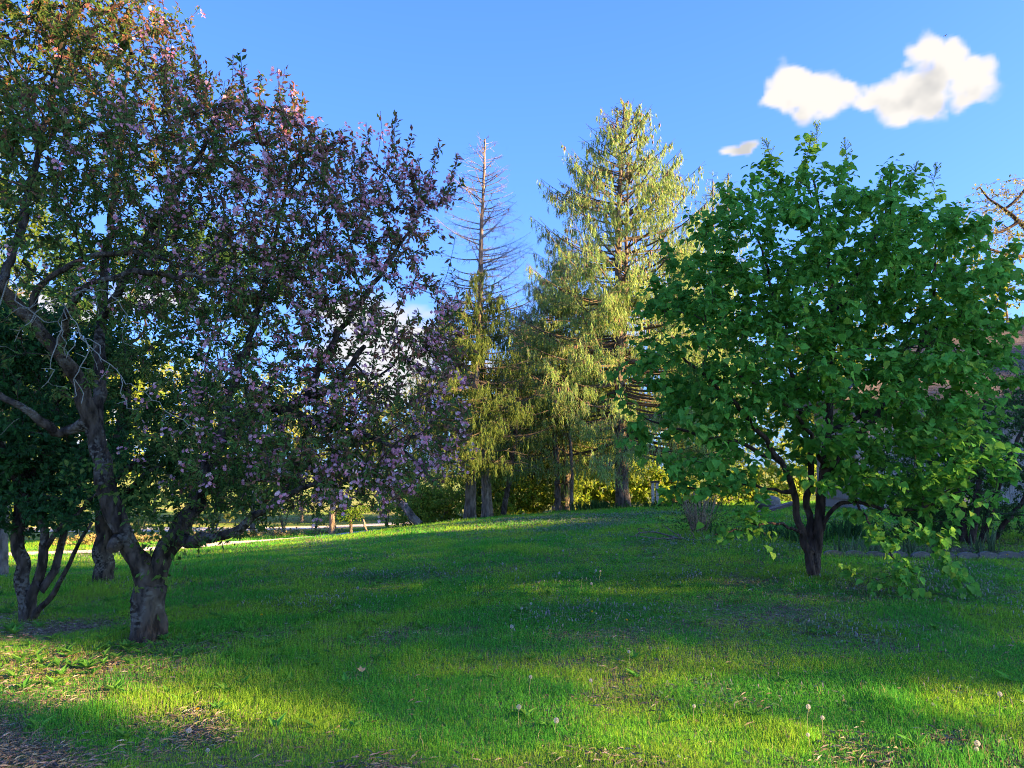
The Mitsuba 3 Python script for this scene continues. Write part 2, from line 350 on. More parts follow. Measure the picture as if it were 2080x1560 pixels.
# ---------------------------------------------------------------- trees: skeletons
class Skeleton:
    """Branches grown from given limbs towards target points; radii by the pipe model."""

    def __init__(self, rng, step):
        self.rng, self.step = rng, step
        self.p, self.par, self.len, self.fix, self.limb = [], [], [], [], []

    def node(self, pos, par, fix=0.0, limb=-1):
        self.p.append(np.asarray(pos, float))
        self.par.append(par)
        self.len.append(0.0 if par < 0 else self.len[par] + float(np.linalg.norm(self.p[-1] - self.p[par])))
        self.fix.append(fix)
        self.limb.append(limb)
        return len(self.p) - 1

    def add_limb(self, points, r0, r1, root=False, wob=0.012):
        if root:   # the foot goes a little way into the ground
            x, y = points[0][:2]
            points = np.vstack([on(x, y, -0.18), np.asarray(points, float)]) if points[0][2] > on(x, y)[2] - 0.12 else points
        c = curve(points, self.step, self.rng, wob)
        r = np.linspace(r0, r1, len(c))
        number = max(self.limb, default=-1) + 1
        par = -1
        if not root:
            par = int(np.argmin(np.linalg.norm(np.array(self.p) - c[0], axis=1)))
        for k in range(len(c)):
            par = self.node(c[k], par, r[k], number)
        return number

    def reach(self, targets, droop=0.0, k_path=0.12, curl=0.35, batches=14):
        t = np.asarray(targets, float)
        d = cKDTree(np.array(self.p)).query(t)[0]
        for chunk in np.array_split(np.argsort(d), batches):
            if not len(chunk):
                continue
            pos, plen = np.array(self.p), np.array(self.len)
            k = min(16, len(pos))
            dist, idx = cKDTree(pos).query(t[chunk], k=k)
            dist, idx = dist.reshape(len(chunk), k), idx.reshape(len(chunk), k)
            pick = idx[np.arange(len(chunk)), np.argmin(dist + k_path * plen[idx], 1)]
            for b, a in zip(t[chunk], pick):
                a = int(a)
                pa = self.p[a]
                back = self.p[a] - self.p[self.par[a]] if self.par[a] >= 0 else b - pa
                L = np.linalg.norm(b - pa)
                if L < 1e-3:
                    continue
                n = max(1, int(L / self.step + 0.5))
                m0 = unit(unit(back) * curl * 2 + unit(b - pa)) * L
                m1 = unit(unit(b - pa) + np.array([0, 0, -droop])) * L
                par = a
                for q in np.arange(1, n + 1) / n:
                    h = (2 * q ** 3 - 3 * q ** 2 + 1) * pa + (q ** 3 - 2 * q ** 2 + q) * m0 + (-2 * q ** 3 + 3 * q ** 2) * b + (q ** 3 - q ** 2) * m1
                    par = self.node(h + self.rng.normal(0, 0.05 * self.step, 3), par)

    def sprout(self, a, tip, bow=0.15):
        """A shoot from node a to the tip, bending upwards."""
        pa, b = self.p[a], np.asarray(tip, float)
        L = np.linalg.norm(b - pa)
        n = max(2, int(L / self.step + 0.5))
        m0, m1 = (b - pa) + np.array([0, 0, -bow * L]) + self.rng.normal(0, 0.12 * L, 3), (b - pa) * 0.6 + np.array([0, 0, 0.5 * L])
        par = a
        for q in np.arange(1, n + 1) / n:
            h = (2 * q ** 3 - 3 * q ** 2 + 1) * pa + (q ** 3 - 2 * q ** 2 + q) * m0 + (-2 * q ** 3 + 3 * q ** 2) * b + (q ** 3 - q ** 2) * m1
            par = self.node(h, par)

    def finish(self, tip, power=2.4):
        n = len(self.p)
        self.p = np.array(self.p)
        self.par = np.array(self.par)
        acc = np.zeros(n)
        self.r = np.zeros(n)
        kids = [[] for _ in range(n)]
        for k in range(n - 1, -1, -1):
            r = max(tip, acc[k] ** (1 / power))
            if self.fix[k]:
                r = self.fix[k]
            self.r[k] = r
            if self.par[k] >= 0:
                acc[self.par[k]] += r ** power
                kids[self.par[k]].append(k)
        for k in range(n):   # a branch is never thicker than what carries it
            if self.par[k] >= 0:
                self.r[k] = min(self.r[k], self.r[self.par[k]])
        self.kids = kids
        return self

    def chains(self):
        """Runs of nodes from a fork to a tip: (indices, limb number or -1)."""
        todo = [k for k in range(len(self.p)) if self.par[k] < 0]
        out = []
        starts = [(-1, k) for k in todo]
        while starts:
            par, k = starts.pop()
            run = [par] if par >= 0 else []
            limb = self.limb[k]
            while True:
                run.append(k)
                if not self.kids[k]:
                    break
                same = [c for c in self.kids[k] if self.limb[c] == limb] if limb >= 0 else self.kids[k]
                nxt = max(same, key=lambda c: self.r[c]) if same else None
                for c in self.kids[k]:
                    if c != nxt:
                        starts.append((k, c))
                if nxt is None:
                    break
                k = nxt
            out.append((run, limb))
        return out

    def twig_points(self, thr, per_m, jitter=0.0):
        """Points along the thin branches, with the directions of those."""
        ok = (self.par >= 0) & (self.r < thr)
        a, b = self.p[self.par[ok]], self.p[np.nonzero(ok)[0]]
        L = np.linalg.norm(b - a, axis=1)
        k = self.rng.poisson(L * per_m)
        idx = np.repeat(np.arange(len(L)), k)
        t = self.rng.random(len(idx))[:, None]
        return a[idx] + (b - a)[idx] * t + self.rng.normal(0, 1, (len(idx), 3)) * jitter, unit(b - a)[idx]


def in_ellipsoids(rng, els, n, shell=0.55):
    """n points in the union of ellipsoids (x, y, z, rx, ry, rz[, weight]), more of them towards the outside."""
    w = np.array([e[3] * e[4] * e[5] * (e[6] if len(e) > 6 else 1) for e in els])
    k = rng.choice(len(els), n, p=w / w.sum())
    d = unit(rng.normal(0, 1, (n, 3)))
    r = rng.random(n) ** (shell * 0.6)
    e = np.array([e[:6] for e in els])[k]
    return e[:, :3] + d * r[:, None] * e[:, 3:6]


def wood(key, sk, bsdf, tip_sides=3, rough=0.05, big=0.03, limb_names=('trunk', 'limb'), twig_colour=(0.10, 0.08, 0.065), seed=0, flare=0.0):
    """The tree's trunk and limbs as parts, its thin wood as one part."""
    thin = MB()
    for run, limb in sk.chains():
        if len(run) < 2:
            continue
        p, r = sk.p[run], sk.r[run].copy()
        if limb < 0 and sk.par[run[1]] == run[0]:
            r[0] = min(r[0], r[1] * 1.15)
        if limb >= 0:
            m = MB()
            fine = curve(p, max(0.025, r.max() * 0.5)) if r.max() > 0.05 else p
            rr = np.interp(np.linspace(0, 1, len(fine)), np.linspace(0, 1, len(r)), r)
            lob = None
            if limb == 0 and flare:
                s = np.linalg.norm(fine - fine[0], axis=1)
                rr = rr * (1 + flare * np.exp(-s / 0.10))
                lob = 0.18 * np.exp(-s / 0.25) + 0.05
            m.add(*tube(fine, rr, 30 if r.max() > 0.05 else 10, rough, seed + limb, lobes=lob))
            part(key, limb_names[0] if limb == 0 else limb_names[1], ply(m.mesh(), bsdf, smooth=True))
        else:
            sides = 8 if r.max() > big else (5 if r.max() > 0.008 else tip_sides)
            thin.add(*tube(p, r, sides, cap=False), twig_colour)
    if thin.n:
        scene[f'{key}__twig'] = thin.ply('twig_skin', smooth=True)
        labels[f'{key}__twig'] = {'kind': 'stuff'}


def leaf_frames(rng, d, up=0.6, spread=0.9, droop=0.25, along=0.5):
    n = len(d)
    side = unit(rng.normal(0, 1, (n, 3)))
    axis = unit(d * along + side * spread + np.array([0, 0, -droop]))
    normal = np.array([0, 0, up]) + rng.normal(0, 0.55, (n, 3))
    return frames(axis, normal)


def foliage(key, template, pos, fr, length, width, colours, bsdf, smooth=False, keep=0, name='leaf', toward=(0, 0, 1.6)):
    """All leaves of a tree: the keep nearest ones as parts of their own, the rest as one part."""
    size = np.stack([width, length, length], 1)
    template, low = template if isinstance(template[0], tuple) else (template, template)
    order = np.argsort(np.linalg.norm(pos - np.asarray(toward), axis=1) / np.maximum(length, 1e-3))
    one = order[:keep]
    for k in one:
        v, f, c = scatter(*template, pos[k:k + 1], fr[0][k:k + 1], fr[1][k:k + 1], fr[2][k:k + 1], size[k:k + 1], colours[k:k + 1])
        part(key, name, ply((v, f), bsdf, smooth=smooth, color=c))
    rest = order[keep:]
    v, f, c = scatter(*low, pos[rest], fr[0][rest], fr[1][rest], fr[2][rest], size[rest], colours[rest])
    where = f'{key}__foliage' if name == 'leaf' else f'{key}__{name}_mass'
    scene[where] = ply((v, f), bsdf, smooth=smooth, color=c)
    labels[where] = {'kind': 'stuff'}

SHADE_TREES = [(44, -15.2, 18, 4.8, 0.3), (44, -6.3, 18.5, 3.0, 0.3), (44, -1.0, 14.8, 3.6, 0.3), (45, 2.4, 14.3, 3.6, 0.3), (44, 9.0, 12.6, 3.6, 0.3), (44, -9.4, 11.3, 2.0, 0.3), (50, -10.7, 21.5, 3.4, 0.665), (53, -7.0, 20.5, 2.4, 0.73), (53, -3, 16.3, 4.2, 0.35), (52, 2.5, 14.5, 4.0, 0.4), (46, -23, 17, 4.8, 0.3), (54, -20, 19, 4.8, 0.35), (51, 10, 14, 3.6, 0.4), (46, 11.3, 16.5, 2.7, 0.3)]

DANDELIONS = [(0.79, 11.5, 0.14), (-0.79, 10.74, 0.16), (-0.13, 10.68, 0.1), (0.06, 9.78, 0.16), (0.57, 9.5, 0.12), (1.11, 10.38, 0.1), (1.45, 11.36, 0.1), (1.06, 9.66, 0.1), (1.07, 9.16, 0.18), (0.96, 8.84, 0.1), (-1.87, 9.12, 0.12), (-2.25, 10.54, 0.14), (-2.23, 10.7, 0.14), (-1.63, 10.14, 0.12), (0.17, 7.62, 0.16), (0.08, 7.34, 0.18), (0, 6.64, 0.18), (0.91, 5.86, 0.14), (0.12, 5.28, 0.14), (0.56, 5.24, 0.12), (0.04, 4.74, 0.13), (0.26, 4.62, 0.09), (1.77, 4.6, 0.17), (1.82, 4.5, 0.14), (1.71, 4.42, 0.08), (2.59, 4.28, 0.07), (2.57, 4.26, 0.05), (3.03, 4.76, 0.16), (-1.94, 4.58, 0.06), (-1.71, 4.32, 0.05), (2.37, 11.24, 0.1), (1.55, 10.84, 0.12), (1.97, 10.42, 0.12), (2.29, 13.08, 0.08), (2.62, 12.22, 0.08), (2.92, 11.86, 0.1), (3.61, 10.9, 0.1), (3.53, 11.58, 0.1), (3.72, 10.46, 0.1), (2.03, 13.26, 0.1), (1.14, 4.82, 0.11)]
YELLOWS = [(-0.67, 8.98, 0.05), (1.1, 7.16, 0.06), (-2.18, 14.24, 0.05), (0.8, 7.54, 0.06), (-2.07, 5.02, 0.04), (-2.65, 7.96, 0.06), (7.05, 10.6, 0.06), (3.16, 9.24, 0.05)]
LEAF_AT = (np.float64(-1.15), np.float64(5.84))


# ---------------------------------------------------------------- the house on the right
def siding(p, n, uv):
    s = fbm(p.x * 60, p.y * 60, p.z * 2.5, 3)
    return mix((0.21, 0.19, 0.178), (0.29, 0.265, 0.248), smoothstep(0.25, 0.75, s))


def shingle(p, n, uv):
    k = cell_rand(dr.floor(p.x * 5.5 + 0.5 * dr.floor(p.z * 9)), dr.floor(p.z * 9), 0)
    s = fbm(p.x * 70, p.y * 70, p.z * 70, 2)
    return mix((0.065, 0.056, 0.054), (0.14, 0.122, 0.116), 0.65 * k + 0.35 * s)


scene['siding'] = {'type': 'twosided', 'bsdf': {'type': 'principled', 'base_color': proc(siding), 'roughness': 0.8, 'specular': 0.25}}
scene['shingle'] = {'type': 'twosided', 'bsdf': {'type': 'principled', 'base_color': proc(shingle), 'roughness': 0.9, 'specular': 0.2}}
scene['concrete'] = {'type': 'twosided', 'bsdf': {'type': 'principled', 'base_color': {'type': 'rgb', 'value': (0.24, 0.235, 0.23)}, 'roughness': 0.9}}
scene['dark_trim'] = {'type': 'twosided', 'bsdf': {'type': 'principled', 'base_color': {'type': 'rgb', 'value': (0.10, 0.08, 0.075)}, 'roughness': 0.7}}


def box_ply(lo, hi, bsdf):
    return ply(MB().box(lo, hi).mesh(), bsdf)


HX0, HX1, HY0, HY1, HZ = 9.35, 17.0, 20.0, 22.6, 0.55   # walls of the house
EAVE, RIDGE, HIP = 3.7, 6.0, 13.0   # the roof is hipped: its ridge starts at x = HIP
house = thing('house', 'low house with mauve board siding and a brown shingle roof behind the lilac', 'house')
part(house, 'wall', box_ply((HX0, HY0 + 0.03, HZ + 0.32), (HX1, HY1, EAVE), 'siding'))
part(house, 'foundation', box_ply((HX0 + 0.05, HY0 - 0.02, HZ - 0.6), (HX1 - 0.05, HY1 - 0.05, HZ + 0.32), 'concrete'))
x = HX0
rng = np.random.default_rng(5)
while x < HX1 - 0.05:
    w = 0.295
    part(f'{house}__wall', 'board', box_ply((x, HY0, HZ + 0.30), (min(x + w - 0.014, HX1), HY0 + 0.025 + 0.004 * rng.random(), EAVE - 0.02), 'siding'))
    x += w
part(house, 'corner_board', box_ply((HX0 - 0.03, HY0 - 0.02, HZ + 0.30), (HX0 - 0.002, HY0 + 0.10, EAVE - 0.02), 'dark_trim'))
part(house, 'fascia', box_ply((HX0 - 0.45, HY0 - 0.485, EAVE - 0.16), (HX1 + 0.4, HY0 - 0.455, EAVE - 0.002), 'dark_trim'))
ymid = (HY0 + HY1) / 2
roof = MB()
XA, XB, YA, YB = HX0 - 0.45, HX1 + 0.4, HY0 - 0.45, HY1 + 0.45
top = np.array([(XA, YA, EAVE), (XB, YA, EAVE), (XB, YB, EAVE), (XA, YB, EAVE), (HIP, ymid, RIDGE), (XB, ymid, RIDGE)])
low = top - [0, 0, 0.10]
roof.add(np.vstack([top, low]), [(0, 1, 5), (0, 5, 4), (2, 3, 4), (2, 4, 5), (3, 0, 4), (1, 2, 5), (6, 11, 7), (6, 10, 11), (8, 10, 9), (8, 11, 10), (9, 10, 6), (7, 11, 8), (0, 6, 7), (0, 7, 1), (3, 9, 6), (3, 6, 0), (2, 8, 9), (2, 9, 3)])
part(house, 'roof', ply(roof.mesh(), 'shingle'))
n_c = 30
for k in range(n_c):   # courses of shingles on the slope in view, each lapping over the one below
    a, b = k / n_c, min((k + 1.15) / n_c, 1)
    ya, yb = YA - 0.02 + (ymid - YA) * a, YA - 0.02 + (ymid - YA) * b
    za, zb = EAVE + 0.030 + (RIDGE - EAVE) * a, EAVE + 0.008 + (RIDGE - EAVE) * b
    xa, xb = XA + (HIP - XA) * a, XA + (HIP - XA) * b
    part(f'{house}__roof', 'shingle', ply((np.array([(xa, ya, za), (XB, ya, za), (XB, yb, zb), (xb, yb, zb), (xa, ya, za - 0.024), (XB, ya, za - 0.024)]), np.array([(0, 1, 2), (0, 2, 3), (4, 5, 1), (4, 1, 0)])), 'shingle'))

# ---------------------------------------------------------------- the big crabapple
rng = np.random.default_rng(11)
CRAB_LEAF = [(0.10, 0.19, 0.05), (0.15, 0.18, 0.055), (0.25, 0.13, 0.09), (0.19, 0.14, 0.065)]
crab = thing('crabapple_tree', 'large old crabapple with forked trunk, bronze leaves and pink blossom at the left', 'tree')
sk = Skeleton(rng, 0.12)
sk.add_limb([(-3.47, 7.2, 0.05), (-3.47, 7.2, 0.29), (-3.47, 7.2, 0.51)], 0.150, 0.150, root=True, wob=0)
sk.add_limb([(-3.47, 7.2, 0.51), (-3.58, 7.15, 0.76), (-3.74, 7.1, 1.06), (-3.84, 7.1, 1.34), (-3.93, 7.1, 1.6), (-4.06, 7.1, 1.98), (-4.15, 7, 2.4), (-4.28, 6.8, 2.73), (-4.43, 6.6, 2.99), (-4.59, 6.4, 3.22), (-4.86, 6.2, 3.48)], 0.105, 0.042)
sk.add_limb([(-3.47, 7.2, 0.51), (-3.39, 7.25, 0.79), (-3.23, 7.3, 1.07), (-3.13, 7.4, 1.38), (-3.07, 7.5, 1.75), (-2.98, 7.6, 2.01), (-2.81, 7.7, 2.18), (-2.5, 7.7, 2.27), (-2.2, 7.6, 2.32), (-1.81, 7.4, 2.5), (-1.47, 7.2, 2.87)], 0.105, 0.022)
sk.add_limb([(-3.27, 7.28, 0.95), (-2.92, 7, 0.97), (-2.57, 6.8, 1.04), (-2.31, 6.7, 1.22), (-2.07, 6.6, 1.38), (-1.73, 6.5, 1.49)], 0.06, 0.018)
sk.add_limb([(-3.72, 7.1, 0.98), (-3.73, 7.02, 0.94), (-3.74, 6.98, 0.9)], 0.075, 0.05)
sk.add_limb([(-4.06, 7.1, 1.98), (-4.22, 7.4, 2.5), (-4.41, 7.7, 3.22), (-4.43, 7.8, 4.35), (-4.37, 7.8, 5.5), (-4.36, 7.8, 6.62)], 0.062, 0.016)
sk.add_limb([(-4.43, 6.6, 2.99), (-4.32, 6.5, 3.25), (-4.09, 6.5, 3.45), (-3.78, 6.5, 3.57), (-3.38, 6.5, 3.6), (-3.08, 6.4, 3.47)], 0.034, 0.014)
sk.add_limb([(-4.28, 6.8, 2.73), (-3.98, 6.5, 3.11), (-3.75, 6.4, 3.29), (-3.35, 6.3, 3.36), (-2.91, 6.2, 3.3), (-2.44, 6.2, 3.23)], 0.036, 0.014)
sk.add_limb([(-4.59, 6.4, 3.22), (-4.59, 6.6, 3.79), (-4.64, 6.8, 4.59), (-4.61, 7, 5.63), (-4.54, 7, 6.76)], 0.04, 0.015)
sk.add_limb([(-3.07, 7.5, 1.75), (-2.97, 7.7, 2.43), (-2.78, 7.8, 3.3), (-2.6, 7.8, 4.18), (-2.44, 7.7, 4.99)], 0.05, 0.015)
sk.add_limb([(-4.41, 7.7, 3.22), (-3.95, 7.5, 3.87), (-3.48, 7.2, 4.4), (-3.07, 7, 4.94), (-2.81, 6.9, 5.41)], 0.045, 0.014)
sk.add_limb([(-2.2, 7.6, 2.32), (-1.85, 7.5, 2.97), (-1.43, 7.4, 3.53), (-1.07, 7.3, 4.07), (-0.78, 7.2, 4.56)], 0.04, 0.01)
sk.add_limb([(-2.5, 7.7, 2.27), (-1.97, 7.3, 2.14), (-1.41, 7, 1.97), (-0.96, 6.8, 1.74), (-0.67, 6.7, 1.49)], 0.035, 0.008)
sk.add_limb([(-4.39, 7.1, 1.98), (-4.56, 6.9, 2.15), (-4.89, 6.8, 2.38)], 0.045, 0.03)
crown = [(-1.97, 7, 1.74, 1.04, 1.1, 0.52, 1.3), (-2.75, 7.3, 1.99, 0.98, 1.2, 0.79, 1.2), (-2.4, 7.3, 3.19, 0.98, 1.2, 0.64), (-4.76, 7, 5.63, 1.56, 1.7, 1.41), (-3.47, 7, 4.22, 1.56, 1.8, 1.23), (-2.21, 7.2, 4.19, 1.16, 1.4, 1.02), (-1.25, 7.2, 3.99, 0.73, 1, 0.82), (-1.43, 7.2, 2.92, 1.04, 1.2, 0.97), (-1.07, 6.9, 1.92, 0.77, 0.9, 0.6, 2), (-2.21, 7.3, 2.09, 1.13, 1.2, 0.88, 1.3), (-3.9, 7.2, 3.12, 1.26, 1.7, 0.87, 0.5), (-5, 7, 6.76, 1.23, 1.5, 0.8), (-1.61, 6.7, 1.49, 0.77, 0.6, 0.29, 2.5), (-0.71, 7, 2.4, 0.42, 0.7, 0.75, 1.6), (-2.56, 6.9, 1.19, 0.51, 0.6, 0.26, 1.5)]
tg = in_ellipsoids(rng, crown, 4000)
sk.reach(tg, droop=0.15)
SHOOTS = [(-4.24, 7.6, 6.91, 150), (-3.54, 7.2, 6.49, 150), (-2.84, 7, 5.81, 150), (-2.31, 7, 5.68, 120), (-2.04, 7.2, 5.25, 110), (-1.37, 7.2, 5.33, 150), (-1.18, 7.1, 4.96, 120), (-0.75, 7.2, 5.02, 130), (-0.56, 7.2, 4.82, 90), (-2.59, 7.1, 5.68, 120), (-1.78, 7.2, 4.98, 100), (-0.97, 7.2, 4.69, 80), (-3.13, 7.3, 5.8, 120), (-4.56, 7.5, 6.78, 130), (-2.32, 7.4, 5.63, 110), (-2.02, 7.5, 5.29, 110), (-1.51, 7, 4.84, 100), (-3.68, 7, 6.11, 140), (-4.54, 6.8, 6.4, 140), (-3.3, 7.2, 5.79, 120)]
nodes = np.array(sk.p)
for x, y, z, L in SHOOTS:   # upright shoots standing out of the crown
    L = L * 0.0048
    for k in range(5):
        tip = np.array([x, y, z]) + (k > 0) * np.array([rng.normal(0, 0.13), rng.normal(0, 0.15), -rng.uniform(0.08, 0.45)])
        foot = np.array([tip[0] + rng.normal(0, 0.06), tip[1], z - L])
        sk.sprout(int(np.argmin(np.linalg.norm(nodes - foot, axis=1))), tip)
upper = np.nonzero((nodes[:, 2] > 3.2) & (np.array(sk.limb[:len(nodes)]) < 0))[0]
for a in rng.choice(upper, 260, replace=False):
    sk.sprout(int(a), nodes[a] + np.array([rng.normal(0, 0.09), rng.normal(0, 0.09), rng.uniform(0.2, 0.55)]))
sk.finish(0.0028)
wood(crab, sk, 'crab_bark', rough=0.30, twig_colour=(0.045, 0.034, 0.030), seed=3, flare=0.16)
pos, d = sk.twig_points(0.011, 102, 0.014)
hole = meshkit.fbm(pos * 1.1, 2, 9)   # the crown thins out in places
keep = rng.random(len(pos)) < np.clip((hole - 0.27) / 0.22, 0.12, 1)
pos, d = pos[keep], d[keep]
fr = leaf_frames(rng, d, 0.5, 0.8, 0.35, 0.6)
L = rng.uniform(0.045, 0.085, len(pos))
young = rng.random(len(pos)) < np.clip(0.12 + 0.45 * (pos[:, 0] + 3.6) / 2.5 + 0.25 * (pos[:, 2] - 3.5) / 2, 0.08, 0.75)   # bronze young leaves, most on the outer shoots
crab_tint = np.where(young[:, None], tints(rng, len(pos), CRAB_LEAF[2:4], [2, 1]), tints(rng, len(pos), CRAB_LEAF[:2], [3, 1]))
foliage(crab, (LEAF4, LEAF2), pos, fr, L, L * rng.uniform(0.34, 0.46, len(pos)), crab_tint, 'soft_leaf', keep=300)
print('crab leaves', len(pos), 'nodes', len(sk.p))


def flower_cluster(rng, n):
    """A few five-petalled blossoms on one spur."""
    v, f, c = [], [], []
    at = 0
    for _ in range(n):
        o = rng.normal(0, 0.026, 3)
        nrm = unit(rng.normal(0, 0.6, 3) + np.array([0, -0.5, 0.5]))
        x, y, z = frames(np.cross(nrm, [0.3, 0.8, 0.1])[None], nrm[None])
        col = np.array(rng.choice(3))
        base = [(0.74, 0.36, 0.48), (0.82, 0.54, 0.62), (0.68, 0.27, 0.36)][int(col)]
        for k in range(5):
            a = k * 2 * np.pi / 5 + rng.normal(0, 0.1)
            ax = np.cos(a) * x[0] + np.sin(a) * y[0] + 0.25 * z[0]
            fx, fy, fz = frames(unit(ax)[None], z)
            s = rng.uniform(0.016, 0.022)
            vv, ff, _ = scatter(np.array([[0, 0, 0], [0.45, 0.62, 0.08], [0, 1, 0.0], [-0.45, 0.62, 0.08]]), np.array([[0, 1, 2], [0, 2, 3]]), o[None], fx, fy, fz, np.array([s]))
            v.append(vv)
            f.append(ff + at)
            c.append(np.tile(np.array(base) * rng.uniform(0.85, 1.15), (len(vv), 1)))
            at += len(vv)
    return np.vstack(v), np.vstack(f), np.clip(np.vstack(c), 0, 0.95)


pos, d = sk.twig_points(0.006, 9.0, 0.03)
pref = np.clip((pos[:, 0] + 4.2) / 3.0, 0.07, 1) * np.clip((meshkit.fbm(pos * 1.6, 2, 4) - 0.33) / 0.2, 0.1, 1)
pos = pos[rng.random(len(pos)) < pref]
pos = pos[np.argsort(pos[:, 1])][:1700]
rng.shuffle(pos)
protos = [flower_cluster(rng, int(rng.integers(4, 8))) for _ in range(8)]
plies = [ply((v, f), 'petal_leaf', color=c) for v, f, c in protos]
front = np.argsort(np.linalg.norm(pos - np.array([0, 0, 1.6]), axis=1))
for i, k in enumerate(front[:300]):
    part(crab, 'blossom', {**plies[i % 8], 'to_world': T().translate(pos[k].tolist()).rotate([0, 0, 1], float(rng.uniform(-50, 50)))})
m = MB()
for k in front[300:]:
    v, f, c = protos[int(rng.integers(8))]
    m.add(v + pos[k], f, c)
if m.n:
    scene[f'{crab}__blossom_mass'] = m.ply('petal_leaf')
    labels[f'{crab}__blossom_mass'] = {'kind': 'stuff'}

# a dead lichen-grey bough hanging in front of the crown
dead = MB()
LICHEN = (0.20, 0.205, 0.18)
sd = Skeleton(rng, 0.06)
sd.add_limb([(-4.36, 6.1, 3.03), (-4.08, 6, 2.97), (-3.86, 5.95, 2.99), (-3.69, 5.9, 2.95), (-3.56, 5.9, 2.78), (-3.51, 5.9, 2.68), (-3.34, 5.9, 2.52), (-3.17, 5.95, 2.34), (-3.01, 6, 2.25), (-2.81, 6, 2.08), (-2.59, 6.1, 1.95)], 0.009, 0.003, root=True)
for q in ([(-3.86, 5.95, 2.99), (-3.96, 5.9, 2.84), (-4.07, 5.9, 2.68)], [(-3.86, 5.95, 2.99), (-3.58, 5.9, 3.09), (-3.26, 5.85, 3.04), (-3.15, 5.85, 2.88), (-3.16, 5.85, 2.77)], [(-3.69, 5.9, 2.93), (-3.7, 5.9, 2.76), (-3.76, 5.9, 2.52), (-3.73, 5.9, 2.4), (-3.8, 5.9, 2.27)],
          [(-3.53, 5.9, 2.72), (-3.45, 5.85, 2.57), (-3.53, 5.85, 2.35), (-3.52, 5.85, 2.19)], [(-3.56, 5.9, 2.78), (-3.61, 5.9, 2.64), (-3.62, 5.9, 2.52)], [(-3.53, 5.85, 2.35), (-3.48, 5.9, 2.23), (-3.47, 5.9, 2.17)], [(-3.21, 5.95, 2.38), (-3.18, 5.95, 2.24), (-3.13, 5.95, 2.12)], [(-3.51, 5.9, 2.68), (-3.4, 5.9, 2.64), (-3.36, 5.9, 2.48)],
          [(-4.12, 6, 2.97), (-3.97, 6.1, 2.89), (-3.82, 6.1, 2.82), (-3.78, 6.1, 2.57)], [(-3.46, 5.9, 3.09), (-3.52, 5.9, 3.13), (-3.62, 5.9, 3.05)]):
    sd.add_limb(q, 0.0065, 0.0025)
tips = sd.p[::3]
sd.reach([np.array(t) + rng.normal(0, 0.10, 3) + np.array([0, 0, -0.04]) for t in tips], droop=0.3, k_path=0.0)
sd.finish(0.0018)
for run, limb in sd.chains():
    if len(run) > 1:
        dead.add(*tube(sd.p[run], sd.r[run], 5, cap=False), LICHEN)
part(crab, 'dead_bough', dead.ply('twig_skin', smooth=True), label='bare pale grey dead bough with drooping twigs')
# leafy suckers on the trunk
pos, d = [], []
for x, y, z in [(-3.64, 7, 1.62), (-3.66, 6.95, 1.48), (-3.52, 6.95, 1.42), (-3.4, 6.9, 1.37), (-3.3, 7, 1.18), (-3.28, 7.1, 1.32), (-3.48, 7.1, 1.04), (-3.73, 6.95, 1.74), (-3.22, 7.05, 1.02), (-3.36, 7.05, 0.91), (-3.48, 7, 1.14), (-4.11, 6.9, 1.6), (-4.08, 6.95, 1.42), (-3.26, 7.2, 1.41), (-3.42, 7.3, 1.6), (-3.33, 7.05, 0.59), (-3.05, 7, 0.91), (-2.81, 6.95, 1.14)]:
    k = 26
    pos.append(np.array([x, y, z]) + rng.normal(0, (0.12, 0.10, 0.10), (k, 3)))
pos = np.vstack(pos)
d = unit(rng.normal(0, 1, pos.shape) + np.array([0, -0.3, 0.4]))
fr = leaf_frames(rng, d, 0.7, 0.6, 0.3)
L = rng.uniform(0.05, 0.09, len(pos))
v, f, c = scatter(*LEAF4, pos, *fr, np.stack([L * 0.5, L, L], 1), tints(rng, len(pos), [(0.085, 0.16, 0.04), (0.12, 0.19, 0.045)], [1, 1]))
part(crab, 'sucker_leaves', ply((v, f), 'soft_leaf', color=c), kind='stuff')

# ---------------------------------------------------------------- darker trees and the many-stemmed bush behind it
def crowned_tree(key, seed, limbs, els, n_targets, per_m, leaf, colours, weights, bark_key, leaf_len, aspect=0.5, thr=0.010, tip=0.003, step=0.16, bsdf='soft_leaf', keep=0, sides_rough=0.12, twig=(0.09, 0.07, 0.055), droop=0.1, thin=0.3, frame=(0.6, 0.9, 0.25, 0.5), flare=0.3, smooth=False):
    rng = np.random.default_rng(seed)
    sk = Skeleton(rng, step)
    for k, (q, r0, r1) in enumerate(limbs):
        sk.add_limb(q, r0, r1, root=(k == 0))
    if n_targets:
        sk.reach(in_ellipsoids(rng, els, n_targets), droop=droop)
    sk.finish(tip)
    wood(key, sk, bark_key, rough=sides_rough, twig_colour=twig, seed=seed, flare=flare)
    pos, d = sk.twig_points(thr, per_m, leaf_len * 0.35)
    hole = meshkit.fbm(pos * 0.9, 2, seed)
    pos_ok = rng.random(len(pos)) < np.clip((hole - thin) / 0.2, 0.15, 1)
    pos, d = pos[pos_ok], d[pos_ok]
    fr = leaf_frames(rng, d, *frame)
    L = leaf_len * rng.uniform(0.7, 1.3, len(pos))
    foliage(key, leaf, pos, fr, L, L * aspect * rng.uniform(0.85, 1.15, len(pos)), tints(rng, len(pos), colours, weights), bsdf, keep=keep, smooth=smooth)
    print(key, 'leaves', len(pos))
    return sk


